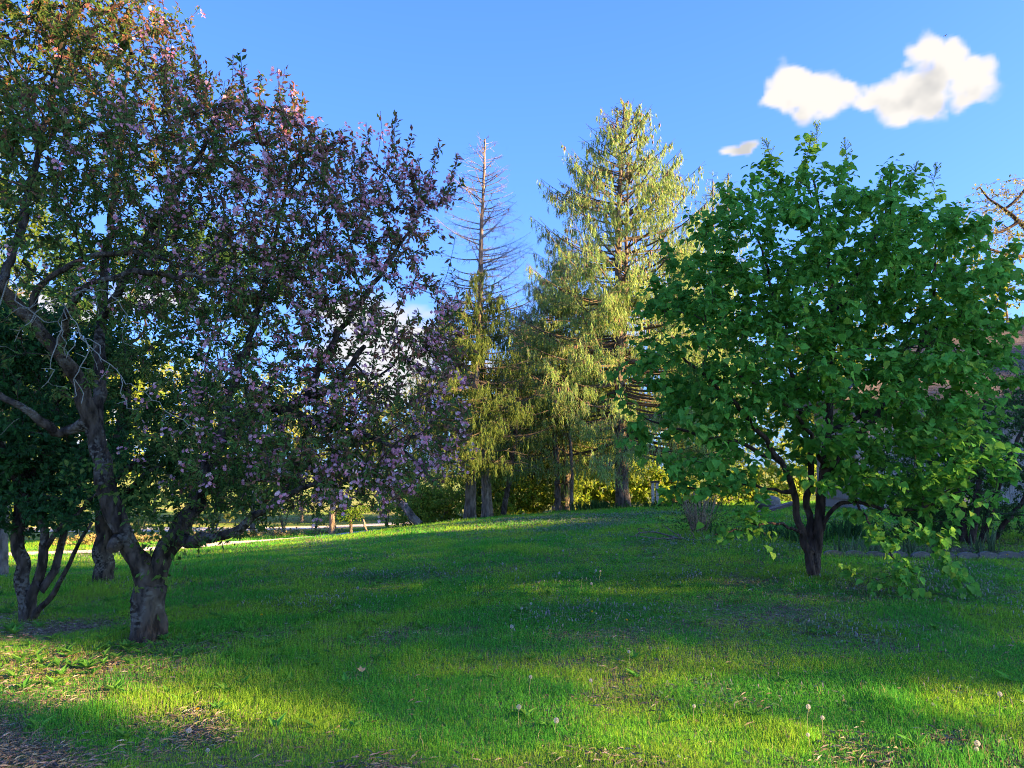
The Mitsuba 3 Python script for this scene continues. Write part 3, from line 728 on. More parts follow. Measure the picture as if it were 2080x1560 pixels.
DARK = [(0.06, 0.15, 0.045), (0.09, 0.18, 0.055), (0.055, 0.12, 0.04)]
k = thing('crabapple_tree', 'dark leafy tree standing just behind the big crabapple, single straight trunk', 'tree')
crowned_tree(k, 21, [([(-5.99, 11, 0.11), (-6.03, 11, 0.66), (-6.01, 11, 1.45), (-5.96, 11.2, 2.35), (-6.02, 11.3, 3.59)], 0.14, 0.07), ([(-6.01, 11, 1.45), (-5.34, 11.2, 2.05), (-4.76, 11.5, 2.99)], 0.06, 0.03), ([(-6.01, 11, 1.45), (-6.52, 10.9, 2.04), (-7.02, 10.8, 2.76)], 0.06, 0.03), ([(-6.02, 11, 0.95), (-5.29, 10.7, 1.6), (-4.69, 10.6, 1.81)], 0.045, 0.02)],
             [(-5.93, 11, 3.54, 2.22, 1.6, 1.93), (-4.6, 11, 2.41, 1.26, 1.2, 1.33), (-6.99, 11, 2.63, 1.48, 1.2, 1.48), (-5.33, 10.8, 1.46, 1.6, 0.9, 0.65), (-4.56, 11.2, 4.67, 1.51, 1.3, 1.21), (-4.92, 11.5, 1.6, 1.39, 1, 0.77, 1.5)], 1500, 120, LEAF2, DARK, [2, 1, 2], 'crab_bark', 0.085, 0.48)
k = thing('multi_stem_tree', 'dark tree of several thin crooked stems from one base at the left edge', 'tree')
crowned_tree(k, 22, [([(-5.15, 8, 0.07), (-5.23, 8, 0.45), (-5.3, 8, 0.97), (-5.37, 8.1, 1.39), (-5.51, 8.2, 1.93), (-5.67, 8.2, 2.59)], 0.075, 0.04), ([(-5.12, 8, 0.1), (-5.01, 7.95, 0.46), (-4.95, 7.9, 0.82), (-5.06, 7.9, 1.13), (-5.2, 7.8, 1.45), (-5.38, 7.7, 1.91)], 0.055, 0.025), ([(-4.95, 7.9, 0.37), (-4.89, 8, 0.55), (-4.88, 8.1, 0.91), (-4.86, 8.2, 1.38), (-4.85, 8.3, 1.93)], 0.045, 0.02),
                     ([(-4.93, 7.9, 0.82), (-4.76, 7.8, 1.04), (-4.5, 7.7, 1.19), (-4.25, 7.6, 1.4)], 0.03, 0.012), ([(-5.07, 8, 0.1), (-4.76, 7.8, 0.38), (-4.52, 7.7, 0.79), (-4.31, 7.6, 1.1)], 0.032, 0.014), ([(-5.37, 8.1, 1.39), (-5.22, 8.2, 1.82), (-5.16, 8.3, 2.38)], 0.035, 0.015)],
             [(-5.41, 8, 2.35, 0.92, 1, 0.92), (-4.88, 8, 1.76, 0.7, 0.8, 0.59), (-5.43, 7.9, 1.5, 0.59, 0.7, 0.53), (-5.49, 8.2, 3.05, 0.94, 1, 0.55), (-5.21, 8, 1.23, 0.59, 0.7, 0.32), (-4.61, 7.8, 1.19, 0.42, 0.5, 0.26)], 1300, 140, LEAF2, [(0.045, 0.125, 0.05), (0.05, 0.15, 0.045)], [1, 1], 'crab_bark', 0.072, 0.55)
k = thing('slender_tree', 'thin sunlit trunk at the left edge behind the many stemmed tree', 'tree')
crowned_tree(k, 23, [([(-8.52, 12.5, -0.18), (-8.54, 12.5, 0.45), (-8.58, 12.5, 1.27), (-8.77, 12.5, 2.52), (-8.96, 12.5, 3.8)], 0.085, 0.05)], [(-9.07, 12.5, 5.03, 1.52, 1.3, 2.02)], 400, 80, LEAF4, [(0.13, 0.20, 0.03), (0.10, 0.18, 0.03)], [1, 1], 'grey_bark', 0.08, 0.5)

# ---------------------------------------------------------------- the tree lilac on the right
rng = np.random.default_rng(31)
lilac = thing('lilac_tree', 'broad green lilac tree with forked stems and large pointed leaves in front of the house', 'tree')
sk = Skeleton(rng, 0.12)
sk.add_limb([(3.62, 9, 0.35), (3.69, 9, 0.71), (3.73, 9, 1.07), (3.81, 9, 1.6), (3.88, 9, 2.08), (3.96, 9, 2.69), (4.01, 9, 3.5), (4, 9, 4.45), (3.86, 9, 5.37)], 0.068, 0.012, root=True, wob=0.006)
sk.add_limb([(3.58, 8.95, 0.36), (3.54, 8.95, 0.66), (3.44, 8.9, 1.01), (3.37, 8.85, 1.37), (3.17, 8.7, 1.72), (2.81, 8.5, 2.17), (2.36, 8.3, 2.55), (1.88, 8.1, 2.92)], 0.050, 0.012)
sk.add_limb([(3.62, 9, 0.66), (3.63, 9.05, 1), (3.64, 9.1, 1.3), (3.74, 9.2, 1.66), (3.74, 9.4, 2.29), (3.61, 9.6, 3.29), (3.45, 9.6, 4.23), (3.18, 9.5, 5.09)], 0.045, 0.012)
sk.add_limb([(3.69, 9, 0.83), (3.84, 8.9, 1.13), (4.1, 8.8, 1.25), (4.34, 8.6, 1.17), (4.69, 8.5, 1.21), (5.09, 8.4, 1.38)], 0.028, 0.010)
sk.add_limb([(3.43, 8.9, 0.9), (3.17, 8.7, 1), (2.9, 8.5, 1.03), (2.53, 8.3, 0.97), (2.23, 8.2, 0.93)], 0.020, 0.007)
sk.add_limb([(3.81, 9, 1.6), (4.07, 8.9, 1.96), (4.46, 8.8, 2.37), (4.85, 8.8, 2.91), (5.13, 8.8, 3.52), (5.25, 8.8, 4.39)], 0.045, 0.010)
sk.add_limb([(3.88, 9, 2.08), (4.52, 9.3, 2.35), (5.4, 9.6, 2.7), (6.23, 9.7, 3.31)], 0.035, 0.010)
sk.add_limb([(3.81, 9, 1.6), (3.47, 8.6, 2.12), (2.89, 8.2, 2.48), (2.5, 8, 2.68)], 0.03, 0.010)
sk.add_limb([(3.17, 8.7, 1.72), (2.66, 8.6, 1.94), (2.06, 8.5, 2.05), (1.55, 8.5, 2.23)], 0.028, 0.009)
sk.add_limb([(4.01, 9, 3.5), (4.49, 9, 4.32), (4.78, 9, 4.97), (4.91, 9, 5.5)], 0.025, 0.008)
sk.add_limb([(3.21, 8.8, 1.37), (2.79, 8.7, 1.46), (2.29, 8.6, 1.43), (1.89, 8.6, 1.43)], 0.020, 0.008)
sk.add_limb([(4.1, 8.8, 1.25), (4.04, 8.4, 1.05), (4.07, 8.1, 0.8), (4.21, 7.9, 0.54)], 0.014, 0.005)
sk.add_limb([(4.34, 8.6, 1.17), (4.4, 8.2, 1.06), (4.5, 8, 0.92)], 0.012, 0.005)
crown = [(3.74, 9, 4.2, 1.7, 1.7, 1.21), (2.71, 8.8, 3.21, 1.36, 1.5, 1.01), (4.96, 9, 3.81, 1.27, 1.5, 1.15), (3.74, 8.9, 2.56, 2.04, 1.7, 0.84), (5.2, 9, 2.81, 0.85, 1.3, 1.03), (4.78, 8.7, 1.77, 1.05, 1.1, 0.59, 1.3), (4.87, 8.5, 1.32, 0.74, 0.8, 0.34, 1), (4.3, 8.6, 1.49, 0.52, 0.6, 0.29, 0.7), (2.14, 8.6, 2, 0.87, 1, 0.69), (3.79, 9, 5.23, 0.45, 0.6, 0.48), (5.59, 9, 3.62, 0.52, 0.9, 0.79), (4.79, 9, 5.1, 0.73, 0.6, 0.36, 0.8), (2.49, 8.5, 1.32, 0.74, 0.6, 0.29, 0.8), (3.66, 8.3, 1.6, 0.56, 0.4, 0.22, 0.6), (3.08, 9.2, 4.98, 0.56, 0.6, 0.5, 0.8)]
sk.reach(in_ellipsoids(rng, crown, 1650, 0.45), droop=0.05)
LOW = [(4.12, 8, 0.81), (4.22, 7.9, 0.72), (3.9, 7.9, 0.62), (4.2, 7.8, 0.48), (4.24, 7.7, 0.35), (4.05, 7.8, 0.48), (3.96, 7.8, 0.36), (4.41, 7.8, 0.53), (4.01, 8.2, 0.85), (4.01, 8.5, 1.1), (4.13, 8.2, 1.01), (4.58, 7.9, 0.62), (4.44, 8.3, 1.13), (4.01, 8, 0.71), (4.11, 7.9, 0.62), (4.26, 7.8, 0.53), (4.4, 7.8, 0.38), (4.14, 7.8, 0.36), (3.89, 7.8, 0.43), (3.84, 7.9, 0.52), (4.5, 8, 0.92), (4.46, 8.1, 1.07), (4.29, 8.1, 0.91), (4.01, 8.4, 0.96), (4.59, 8, 0.71), (3.79, 8.3, 0.89), (4.5, 7.8, 0.33), (3.79, 8.1, 0.7), (4.38, 7.9, 0.72)]
sk.reach([np.array(q) + rng.normal(0, 0.10, 3) for q in LOW], droop=0.2, batches=4)
TIPS = [(3.94, 9, 5.82), (3.79, 8.95, 5.63), (3.33, 9, 5.62), (5.15, 9, 5.29), (5.4, 9, 5.25), (4.31, 9, 5.58), (3.82, 9, 5.88), (3.72, 9, 5.76), (3.91, 9, 5.73), (3.34, 9.1, 5.67), (3.2, 9.1, 5.54), (4.91, 9, 5.53), (4.76, 8.9, 5.42), (5, 9, 5.46), (5.19, 9, 5.43), (5.49, 9, 5.2), (5.45, 9, 5.1), (2.77, 9.1, 5.21), (1.18, 8.5, 2.75), (1.24, 8.5, 2.51), (1.45, 8.5, 3.1), (1.6, 8.6, 3.66), (1.92, 8.8, 4.39), (2.24, 8.9, 4.81), (5.72, 9, 4.91), (6, 9, 4.45), (6.21, 8.9, 4.01), (6.22, 8.9, 3.42), (6.13, 8.8, 3.03), (1.68, 8.4, 1.38), (2.05, 8.5, 1.6), (2.86, 8.3, 0.89), (2.47, 8.3, 0.95), (2.79, 8.3, 1.22), (2.22, 8.3, 1.6), (5.45, 8.4, 1.6), (5.6, 8.3, 1.6), (5.48, 8.6, 2.18)]
sk.reach(TIPS, droop=-0.1, batches=4)
sk.finish(0.0030)
wood(lilac, sk, 'lilac_bark', rough=0.12, limb_names=('trunk', 'stem'), twig_colour=(0.075, 0.05, 0.04), seed=8, flare=0.35)
pos, d = sk.twig_points(0.0085, 58, 0.035)
tips = np.array([k for k in range(len(sk.p)) if not sk.kids[k]])
cl = np.repeat(sk.p[tips], 6, 0)
pos = np.vstack([pos, cl + rng.normal(0, 0.06, cl.shape)])
d = np.vstack([d, np.repeat(unit(sk.p[tips] - sk.p[sk.par[tips]]), 6, 0)])
tier = meshkit.fbm(pos * np.array([0.75, 0.75, 2.3]), 3, 19)   # leaves lie in loose tiers with air between
ok = rng.random(len(pos)) < np.clip((tier - 0.27) / 0.15, 0.35, 1)
pos, d = pos[ok], d[ok]
side = unit(rng.normal(0, 1, (len(d), 3)) * np.array([1, 1, 0.35]))
axis = unit(0.5 * d + 0.8 * side + np.array([0, 0, -0.42]))
fr = frames(axis, np.array([0, 0, 1.0]) + rng.normal(0, 0.38, (len(d), 3)))
L = rng.uniform(0.065, 0.118, len(pos))
foliage(lilac, (HEART, HEART_LOW), pos, fr, L, L * rng.uniform(0.85, 1.05, len(pos)), tints(rng, len(pos), [(0.125, 0.35, 0.06), (0.155, 0.39, 0.06), (0.26, 0.45, 0.065)], [4, 3, 1], 0.14), 'glossy_leaf', smooth=True, keep=300)
print('lilac leaves', len(pos), len(sk.p))


def panicle(rng):
    """An upright open spray of small green flower buds."""
    m = MB()
    for k in range(26):
        t = rng.random() ** 0.8
        z = 0.16 * t
        a = rng.uniform(0, 2 * np.pi)
        w = 0.07 * (1 - 0.7 * t)
        q = np.array([[0, 0, z * 0.8], [w * np.cos(a), w * np.sin(a), z + 0.02]])
        m.add(*tube(q, 0.0018, 3, cap=False), (0.14, 0.24, 0.06))
        b = q[1]
        m.add(b + 0.006 * np.array([[1, 0, 0], [-0.5, 0.8, 0], [-0.5, -0.8, 0], [0, 0, 1.6], [0, 0, -1.6]]), [[0, 1, 3], [1, 2, 3], [2, 0, 3], [1, 0, 4], [2, 1, 4], [0, 2, 4]], (0.20, 0.34, 0.09))
    m.add(*tube([[0, 0, -0.04], [0, 0, 0.15]], [0.003, 0.0015], 4), (0.14, 0.24, 0.06))
    return m


pp = [panicle(rng).ply('soft_leaf') for _ in range(4)]
spots = [(3.94, 9, 5.86), (3.79, 8.95, 5.67), (3.33, 9, 5.66), (5.15, 9, 5.33), (5.4, 9, 5.3), (4.31, 9, 5.63), (3.6, 8.2, 2.37), (3.78, 8.2, 2.48), (3.1, 8.2, 2.31), (4.58, 8.4, 2.91), (2.64, 8.3, 3.82), (3.69, 8.1, 3.82), (4.27, 8.2, 4.2), (4.04, 8.2, 2.31), (2.43, 8.2, 2.09), (3.11, 8.6, 4.45), (3.95, 8, 3.34), (3.21, 8, 2.84), (4.87, 8.4, 2.16), (2.09, 8.1, 2.58)]
for i, q in enumerate(spots):
    part(lilac, 'flower_panicle', {**pp[i % 4], 'to_world': T().translate(list(q)).rotate([0, 1, 0], float(rng.uniform(-20, 20))).scale(1.5)})

# ---------------------------------------------------------------- shrubs by the house
DK = [(0.045, 0.105, 0.035), (0.06, 0.13, 0.04)]
k = thing('house_shrub', 'tall dark small-leaved shrub at the right edge beside the house', 'shrub')
crowned_tree(k, 41, [([(7.41, 12.2, 0.34), (7.4, 12.2, 0.8), (7.37, 12.2, 1.44), (7.22, 12.2, 2.25)], 0.07, 0.03), ([(7.65, 12.2, 0.34), (7.86, 12.2, 0.96), (8.16, 12.2, 1.6), (8.55, 12.2, 2.42)], 0.06, 0.025), ([(7.43, 12.1, 0.37), (7.54, 12, 1.05), (7.64, 12, 1.84), (7.75, 12, 2.73)], 0.055, 0.02), ([(7.73, 12.2, 0.35), (8.11, 12.1, 0.88), (8.57, 12, 1.44)], 0.05, 0.02)],
             [(8.21, 12.3, 2.42, 1.08, 1.2, 1.16), (8.65, 12.2, 1.6, 1.07, 1.2, 1.15), (7.41, 12.4, 2.1, 1, 1.1, 0.92), (7.62, 12.3, 1.19, 0.99, 1, 0.66), (8.99, 12.4, 2.93, 0.92, 1.1, 0.75), (7.63, 12, 1.76, 1.13, 1.2, 1.05), (8.31, 12, 1.2, 0.97, 1, 0.73)], 1300, 120, LEAF2, DK, [1, 1], 'lilac_bark', 0.05, 0.55, tip=0.0025, frame=(0.5, 0.9, 0.0, 0.5))
k = thing('house_shrub', 'green shrub low against the house wall, behind the lilac stems', 'shrub')
crowned_tree(k, 42, [([(7.5, 13.5, 0.36), (7.53, 13.5, 0.89), (7.49, 13.5, 1.6)], 0.04, 0.02), ([(7.54, 13.5, 0.36), (7.99, 13.5, 0.98), (8.3, 13.5, 1.6)], 0.035, 0.015)],
             [(7.46, 13.6, 1.6, 1.1, 1, 0.82), (7.6, 13.3, 0.9, 1.07, 0.8, 0.45), (8.34, 13.8, 2.15, 0.74, 0.8, 0.74), (7.05, 13.4, 1.25, 0.99, 0.9, 0.54)], 600, 95, LEAF2, [(0.06, 0.14, 0.04), (0.075, 0.17, 0.045)], [1, 1], 'lilac_bark', 0.065, 0.55, frame=(0.5, 0.9, 0.0, 0.5))

# ---------------------------------------------------------------- conifers
def conifer(key, seed, stems, z0, z1, radius, n_branch, colours, hang=(0.12, 0.55), per_m=16, up=0.25, tufts=10, tuft=(0.135, 0.033), gap=0.2, bark_key='spruce_bark', cone=0.0, bare=False, inner=0.18, twig=(0.095, 0.078, 0.06), sag=0.35):
    """stems: polylines with radii. Whorled boughs, each hung with drooping strings of needles. radius(t): bough length from the bottom (0) to the top (1)."""
    rng = np.random.default_rng(seed)
    for i, (q, r0, r1) in enumerate(stems):
        c = curve(q, 0.35, rng, 0.008)
        rr = np.linspace(r0, r1, len(c)) * (1 + 0.22 * np.exp(-np.linalg.norm(c - c[0], axis=1) / 0.3) * (i == 0))
        part(key, 'trunk' if i == 0 else 'stem', ply(tube(c, rr, 18, 0.10, seed + i), bark_key, smooth=True))
    wood_m = MB()
    P, X, Y, Z, S = [], [], [], [], []
    main = [curve(q, 0.2) for q, _, _ in stems]
    cones = MB()
    for b in range(n_branch):
        t = ((b + rng.random()) / n_branch) ** 0.92
        z = z0 + (z1 - z0) * t
        c = main[int(rng.integers(len(main)))]
        if not c[0, 2] <= z <= c[-1, 2]:
            c = main[0]
        o = np.array([np.interp(z, c[:, 2], c[:, 0]), np.interp(z, c[:, 2], c[:, 1]), z])
        a = rng.uniform(0, 2 * np.pi)
        L = radius(t) * rng.uniform(0.72, 1.12)
        h = np.array([math.cos(a), math.sin(a), 0.0])
        rise = up * (0.2 + 1.3 * t) + rng.normal(0, 0.05)
        s = np.linspace(0, 1, max(5, int(L / 0.22)))
        zz = L * (rise * s - sag * (1 - t) * s * (1 - 0.55 * s) * 1.6 + 0.16 * s ** 3)
        bend = np.cross(h, [0, 0, 1]) * rng.normal(0, 0.06)
        pts = o + h * (L * s)[:, None] + bend * (s ** 2 * L)[:, None]
        pts[:, 2] += zz
        wood_m.add(*tube(pts, np.linspace(0.010 + 0.010 * L, 0.004, len(pts)), 4, cap=False), twig)
        # side shoots along the bough, then strings hung from both
        lines = [pts]
        for _ in range(int(L * (4.2 if not bare else 3.6))):
            u = rng.uniform(max(0.25, inner), 0.97)
            k = int(u * (len(pts) - 1))
            dirv = unit(h * 0.8 + np.cross(h, [0, 0, 1]) * rng.choice([-1, 1]) * rng.uniform(0.5, 1.0) + np.array([0, 0, rng.uniform(-0.25, 0.15) if not bare else rng.uniform(-0.1, 0.35)]))
            l = L * (1 - u) * 0.55 + 0.25
            n = max(3, int(l / 0.2))
            w = np.linspace(0, 1, n)[:, None]
            sub = pts[k] + dirv * l * w + np.array([0, 0, -0.10 * l]) * w ** 2
            wood_m.add(*tube(sub, np.linspace(0.006, 0.003, n), 3, cap=False), twig)
            lines.append(sub)
            if bare:
                for _ in range(int(l * 7)):
                    k2 = int(rng.integers(1, n))
                    e = sub[k2] + unit(dirv + rng.normal(0, 0.6, 3)) * rng.uniform(0.08, 0.25)
                    wood_m.add(*tube(np.array([sub[k2], e]), 0.0028, 3, cap=False), twig)
        if bare and tufts == 0:
            continue
        for q in lines:
            seg = np.linalg.norm(np.diff(q, axis=0), axis=1)
            n = rng.poisson(seg.sum() * per_m)
            if not n:
                continue
            u = rng.uniform(inner if q is pts else 0.0, 1, n) * (len(q) - 1)
            k = np.minimum(u.astype(int), len(q) - 2)
            base = q[k] + (q[k + 1] - q[k]) * (u - k)[:, None]
            ok = meshkit.fbm(base * 0.8, 2, seed) > gap + 0.25 * rng.random(len(base)) - 0.1
            base = base[ok]
            n = len(base)
            if not n:
                continue
            l = rng.uniform(*hang, n) * (1.0 - 0.55 * t)
            sway = rng.normal(0, 0.10, (n, 2))
            for j in range(tufts):
                w = (j + rng.random(n)) / tufts
                p = base + np.stack([sway[:, 0] * w * l, sway[:, 1] * w * l, -w * l], 1)
                az = rng.uniform(0, 2 * np.pi, n)
                fl = rng.uniform(0.25, 0.8, n)
                ax = unit(np.stack([np.cos(az) * fl, np.sin(az) * fl, -np.ones(n)], 1))
                x, y, zf = frames(ax, unit(np.stack([np.cos(az + rng.normal(0, 0.8, n)), np.sin(az + 0.6), 0.3 * np.ones(n)], 1)))
                P.append(p)
                X.append(x)
                Y.append(y)
                Z.append(zf)
                S.append(np.stack([tuft[1] * rng.uniform(0.7, 1.3, n), tuft[0] * rng.uniform(0.7, 1.4, n), np.full(n, 0.02)], 1))
            if cone and rng.random() < cone * (0.2 + t):
                for _ in range(2):
                    q0 = base[int(rng.integers(n))]
                    cones.add(*tube(q0 + np.array([[0, 0, -0.02], [0, 0, -0.06], [0, 0, -0.13], [0, 0, -0.17]]), [0.012, 0.03, 0.026, 0.006], 6), (0.20, 0.12, 0.075))
    scene[f'{key}__bough'] = wood_m.ply('twig_skin')
    labels[f'{key}__bough'] = {'kind': 'stuff'}
    if P:
        P = np.vstack(P)
        col = tints(rng, len(P), *colours, 0.2)
        v, f, c = scatter(np.array([[-0.5, 0, 0], [0.5, 0, 0], [0.0, 1, 0]]), np.array([[0, 1, 2]]), P, np.vstack(X), np.vstack(Y), np.vstack(Z), np.vstack(S), col)
        scene[f'{key}__foliage'] = ply((v, f), 'needle_leaf', color=c)
        labels[f'{key}__foliage'] = {'kind': 'stuff'}
        print(key, 'tufts', len(P))
    if cones.n:
        part(key, 'cone', cones.ply('twig_skin', smooth=True), kind='stuff')


GOLD = ([(0.29, 0.42, 0.13), (0.38, 0.46, 0.18), (0.20, 0.34, 0.11), (0.37, 0.38, 0.22)], [4, 2, 3, 1])
GREEN = ([(0.13, 0.20, 0.055), (0.18, 0.24, 0.065), (0.10, 0.16, 0.05)], [2, 1, 2])


def big_profile(t):
    return np.interp(t, [0, 0.12, 0.35, 0.55, 0.72, 0.88, 1.0], [4.6, 4.7, 4.3, 3.5, 2.45, 1.35, 0.25])


k = thing('spruce_tree', 'tall golden weeping spruce with twin upper stems at the centre of the view', 'tree')
conifer(k, 51, [([(4.04, 27, 0.25), (4.03, 27, 2.68), (4, 27, 5.24), (4.02, 27, 8.24), (4.07, 27, 11.13), (4.22, 27, 13.49), (4.38, 27, 15.8)], 0.26, 0.03), ([(4.09, 27.1, 5.26), (4.28, 27.1, 7.51), (4.36, 27.1, 10.19), (4.44, 27.1, 12.15), (4.5, 27.1, 13.54)], 0.12, 0.03)], 2.5, 15.9, big_profile, 320, GOLD, per_m=6.5, tufts=6, cone=0.25, gap=0.37, inner=0.40, up=0.42)
k = thing('spruce_tree', 'lower golden weeping spruce left of the tall one, trunk hidden in drooping sprays', 'tree')
conifer(k, 52, [([(2.12, 29, 0.03), (2.1, 29, 2.76), (2.01, 29, 5.71), (2, 29, 9.55)], 0.20, 0.03)], 2.2, 10.2, lambda t: np.interp(t, [0, 0.3, 0.7, 1], [3.6, 3.2, 2.0, 0.3]), 210, GOLD, per_m=7, tufts=6, gap=0.32)
k = thing('spruce_tree', 'dull green weeping spruce with a thick dark trunk at the edge of the crabapple', 'tree')
conifer(k, 53, [([(-1.41, 25, 0), (-1.4, 25, 1.27), (-1.32, 25, 3.44), (-1.19, 25, 6.01), (-1.12, 25, 7.75)], 0.205, 0.04)], 2.0, 8.6, lambda t: np.interp(t, [0, 0.3, 0.7, 1], [2.8, 2.6, 1.7, 0.3]), 150, GREEN, per_m=8, tufts=7, gap=0.35)
k = thing('spruce_tree', 'far pair of thin spruce tops above the left shoulder of the lilac', 'tree')
conifer(k, 54, [([(9.81, 36, -0.06), (10.08, 36, 7.94), (10.31, 36, 16.45)], 0.22, 0.03), ([(10.63, 36.5, -0.09), (10.97, 36.5, 8.03), (11.26, 36.5, 17.09)], 0.22, 0.03)], 4.5, 17.0, lambda t: np.interp(t, [0, 0.5, 0.85, 1], [2.4, 1.6, 0.9, 0.2]), 230, GOLD, per_m=5, tufts=6, gap=0.36)
k = thing('spruce_tree', 'weeping spruce right of the tall one, mostly hidden by the lilac', 'tree')
conifer(k, 55, [([(6.8, 31, 0.17), (6.97, 31, 4.93), (7.17, 31, 10.1)], 0.20, 0.03)], 4.0, 10.5, lambda t: np.interp(t, [0, 0.3, 0.7, 1], [3.4, 3.0, 1.8, 0.3]), 170, GOLD, per_m=6, tufts=6, gap=0.38)
k = thing('spruce_tree', 'small yellow-green weeping spruce filling the gap right of the leaning trunk', 'tree')
conifer(k, 58, [([(0.77, 30.5, -0.13), (0.78, 30.5, 3.64), (0.84, 30.5, 8.04)], 0.14, 0.03)], 1.4, 8.6, lambda t: np.interp(t, [0, 0.3, 0.7, 1], [2.9, 2.6, 1.6, 0.3]), 150, GOLD, per_m=7.5, tufts=6, gap=0.30)
k = thing('spruce_tree', 'small yellow-green weeping spruce between the two golden ones, farther back', 'tree')
conifer(k, 59, [([(3.83, 33.5, -0.25), (3.88, 33.5, 3.84), (3.96, 33.5, 9.37)], 0.15, 0.03)], 1.6, 10.0, lambda t: np.interp(t, [0, 0.3, 0.7, 1], [3.0, 2.7, 1.7, 0.3]), 150, GOLD, per_m=7, tufts=6, gap=0.30)
k = thing('dead_conifer', 'bare dead conifer with grey whorled branches rising above the crabapple', 'tree')
conifer(k, 56, [([(-0.9, 27, -0.12), (-1, 27, 2.68), (-1.18, 27, 6.36), (-1.18, 27, 10.16), (-1.08, 27, 13.09), (-1.05, 27, 14.43)], 0.20, 0.03)], 2.5, 14.4, lambda t: np.interp(t, [0, 0.3, 0.6, 0.85, 1], [2.9, 2.5, 1.95, 1.2, 0.3]), 150, ([(0.22, 0.14, 0.08)], [1]), per_m=0.5, tufts=4, hang=(0.1, 0.25), tuft=(0.07, 0.03), bare=True, up=0.30, gap=0.0, bark_key='grey_bark', twig=(0.18, 0.155, 0.13), sag=0.2)

# ---------------------------------------------------------------- woods beyond the crest
BRIGHT = [(0.25, 0.36, 0.05), (0.31, 0.38, 0.06), (0.19, 0.30, 0.045)]
FRESH = [(0.26, 0.33, 0.08), (0.32, 0.35, 0.10)]


def wood_tree(label, category, base, height, radius, seed, colours, n=150, per_m=24, leaf_len=0.14, low=0.35, name='broadleaf_tree', r0=0.12, lean=(0, 0), bark_key='grey_bark', thin=0.30, aspect=0.62, group=None, squash=1.0, twig=(0.16, 0.13, 0.10)):
    key = thing(name, label, category, group)
    x, y = base
    z = float(ground(np.array([x]), np.array([y]))[0]) - 0.05
    rr = np.random.default_rng(seed)
    top = np.array([x + lean[0], y + lean[1], z + height * 0.8])
    mid = np.array([x + lean[0] * 0.4 + rr.normal(0, 0.1), y + lean[1] * 0.4, z + height * 0.42])
    els = []
    for _ in range(5):
        a = rr.uniform(0, 2 * np.pi)
        h = rr.uniform(low + 0.12, 0.86)
        els.append((x + lean[0] * h + radius * 0.5 * math.cos(a), y + lean[1] * h + radius * 0.5 * math.sin(a), z + height * h, radius * rr.uniform(0.5, 0.8), radius * rr.uniform(0.5, 0.8), height * (1 - low) * 0.28 * squash))
    els.append((x + lean[0], y + lean[1], z + height * (0.5 + low / 2), radius * 0.7, radius * 0.7, height * (1 - low) * 0.5 * squash))
    crowned_tree(key, seed, [((np.array([x, y, z]), mid, top), r0, r0 * 0.3)], els, n, per_m, LEAF2, colours, np.ones(len(colours)), bark_key, leaf_len, aspect, thr=0.03, tip=0.006, step=0.4, thin=thin, twig=twig)
    return key


def brush(label, px, seed, colours, height, width, leaf_len, n=70, per_m=26, name='brush_shrub', thin=0.28, group=None, category='shrub'):
    """A shrub of several stems leafy to the ground."""
    key = thing(name, label, category, group)
    x, y = px
    z = float(ground(np.array([x]), np.array([y]))[0]) - 0.05
    rr = np.random.default_rng(seed)
    limbs = []
    for i in range(4):
        a = rr.uniform(0, 2 * np.pi)
        e = np.array([x + 0.35 * width * math.cos(a), y + 0.35 * width * math.sin(a), z + height * rr.uniform(0.6, 0.9)])
        limbs.append((np.array([(x, y, z), (x + 0.1 * width * math.cos(a), y + 0.1 * width * math.sin(a), z + height * 0.4), e]), 0.03, 0.01))
    els = [(x, y, z + height * 0.5, width * 0.5, width * 0.5, height * 0.5), (x + width * 0.25, y, z + height * 0.35, width * 0.35, width * 0.35, height * 0.35), (x - width * 0.25, y, z + height * 0.35, width * 0.35, width * 0.35, height * 0.35)]
    crowned_tree(key, seed, limbs, els, n, per_m, LEAF2, colours, np.ones(len(colours)), 'grey_bark', leaf_len, 0.65, thr=0.03, tip=0.005, step=0.3, thin=thin, flare=0)
    return key


trng = np.random.default_rng(60)
# the belt of young maples and bushes right behind the spruces
for i, (bx, by) in enumerate(sorted([(-2.6, 28.5), (-1.5, 30), (-0.4, 29), (0.7, 30.5), (1.8, 29.5), (3.0, 30.5), (4.4, 31), (5.8, 30), (7.2, 31.5), (8.6, 30.5), (10.2, 31.5), (-3.8, 29.5), (12, 31)], key=lambda q: q[0] / q[1])):
    brush(f'bright yellow-green leafy bush in the belt behind the spruce trunks, {FROM_LEFT[i]}', (bx, by), 100 + i, BRIGHT, trng.uniform(1.8, 3.0), trng.uniform(1.8, 2.6), 0.15, n=150, per_m=50, group='bushes behind the spruces')
for i, (bx, by, h, r) in enumerate(sorted([(-7, 54, 10, 4), (-2, 53, 11, 4), (3, 54, 10, 4), (9, 52, 11, 4.5), (14, 48, 12, 4.5), (-13, 56, 12, 5), (-20, 60, 12, 5), (-28, 58, 13, 5), (0, 51, 8, 2.8), (6, 51, 8, 3), (19, 46, 12, 4.5), (-36, 54, 13, 5), (-9, 52, 9, 3.6), (-15, 53, 11, 4), (-22, 52, 11, 4), (-27, 43, 12, 4.5), (-34, 42, 12, 4.5), (-24, 34, 8, 3.5), (-31, 34, 9, 4)], key=lambda q: q[0] / q[1])):
    wood_tree(f'pale fresh-leaved tree in the far row beyond lawn and track, {FROM_LEFT[i]}', 'tree', (bx, by), h, r, 130 + i, FRESH, n=230, per_m=24, leaf_len=0.30, low=0.06, thin=0.28, group='far fresh-leaved trees')
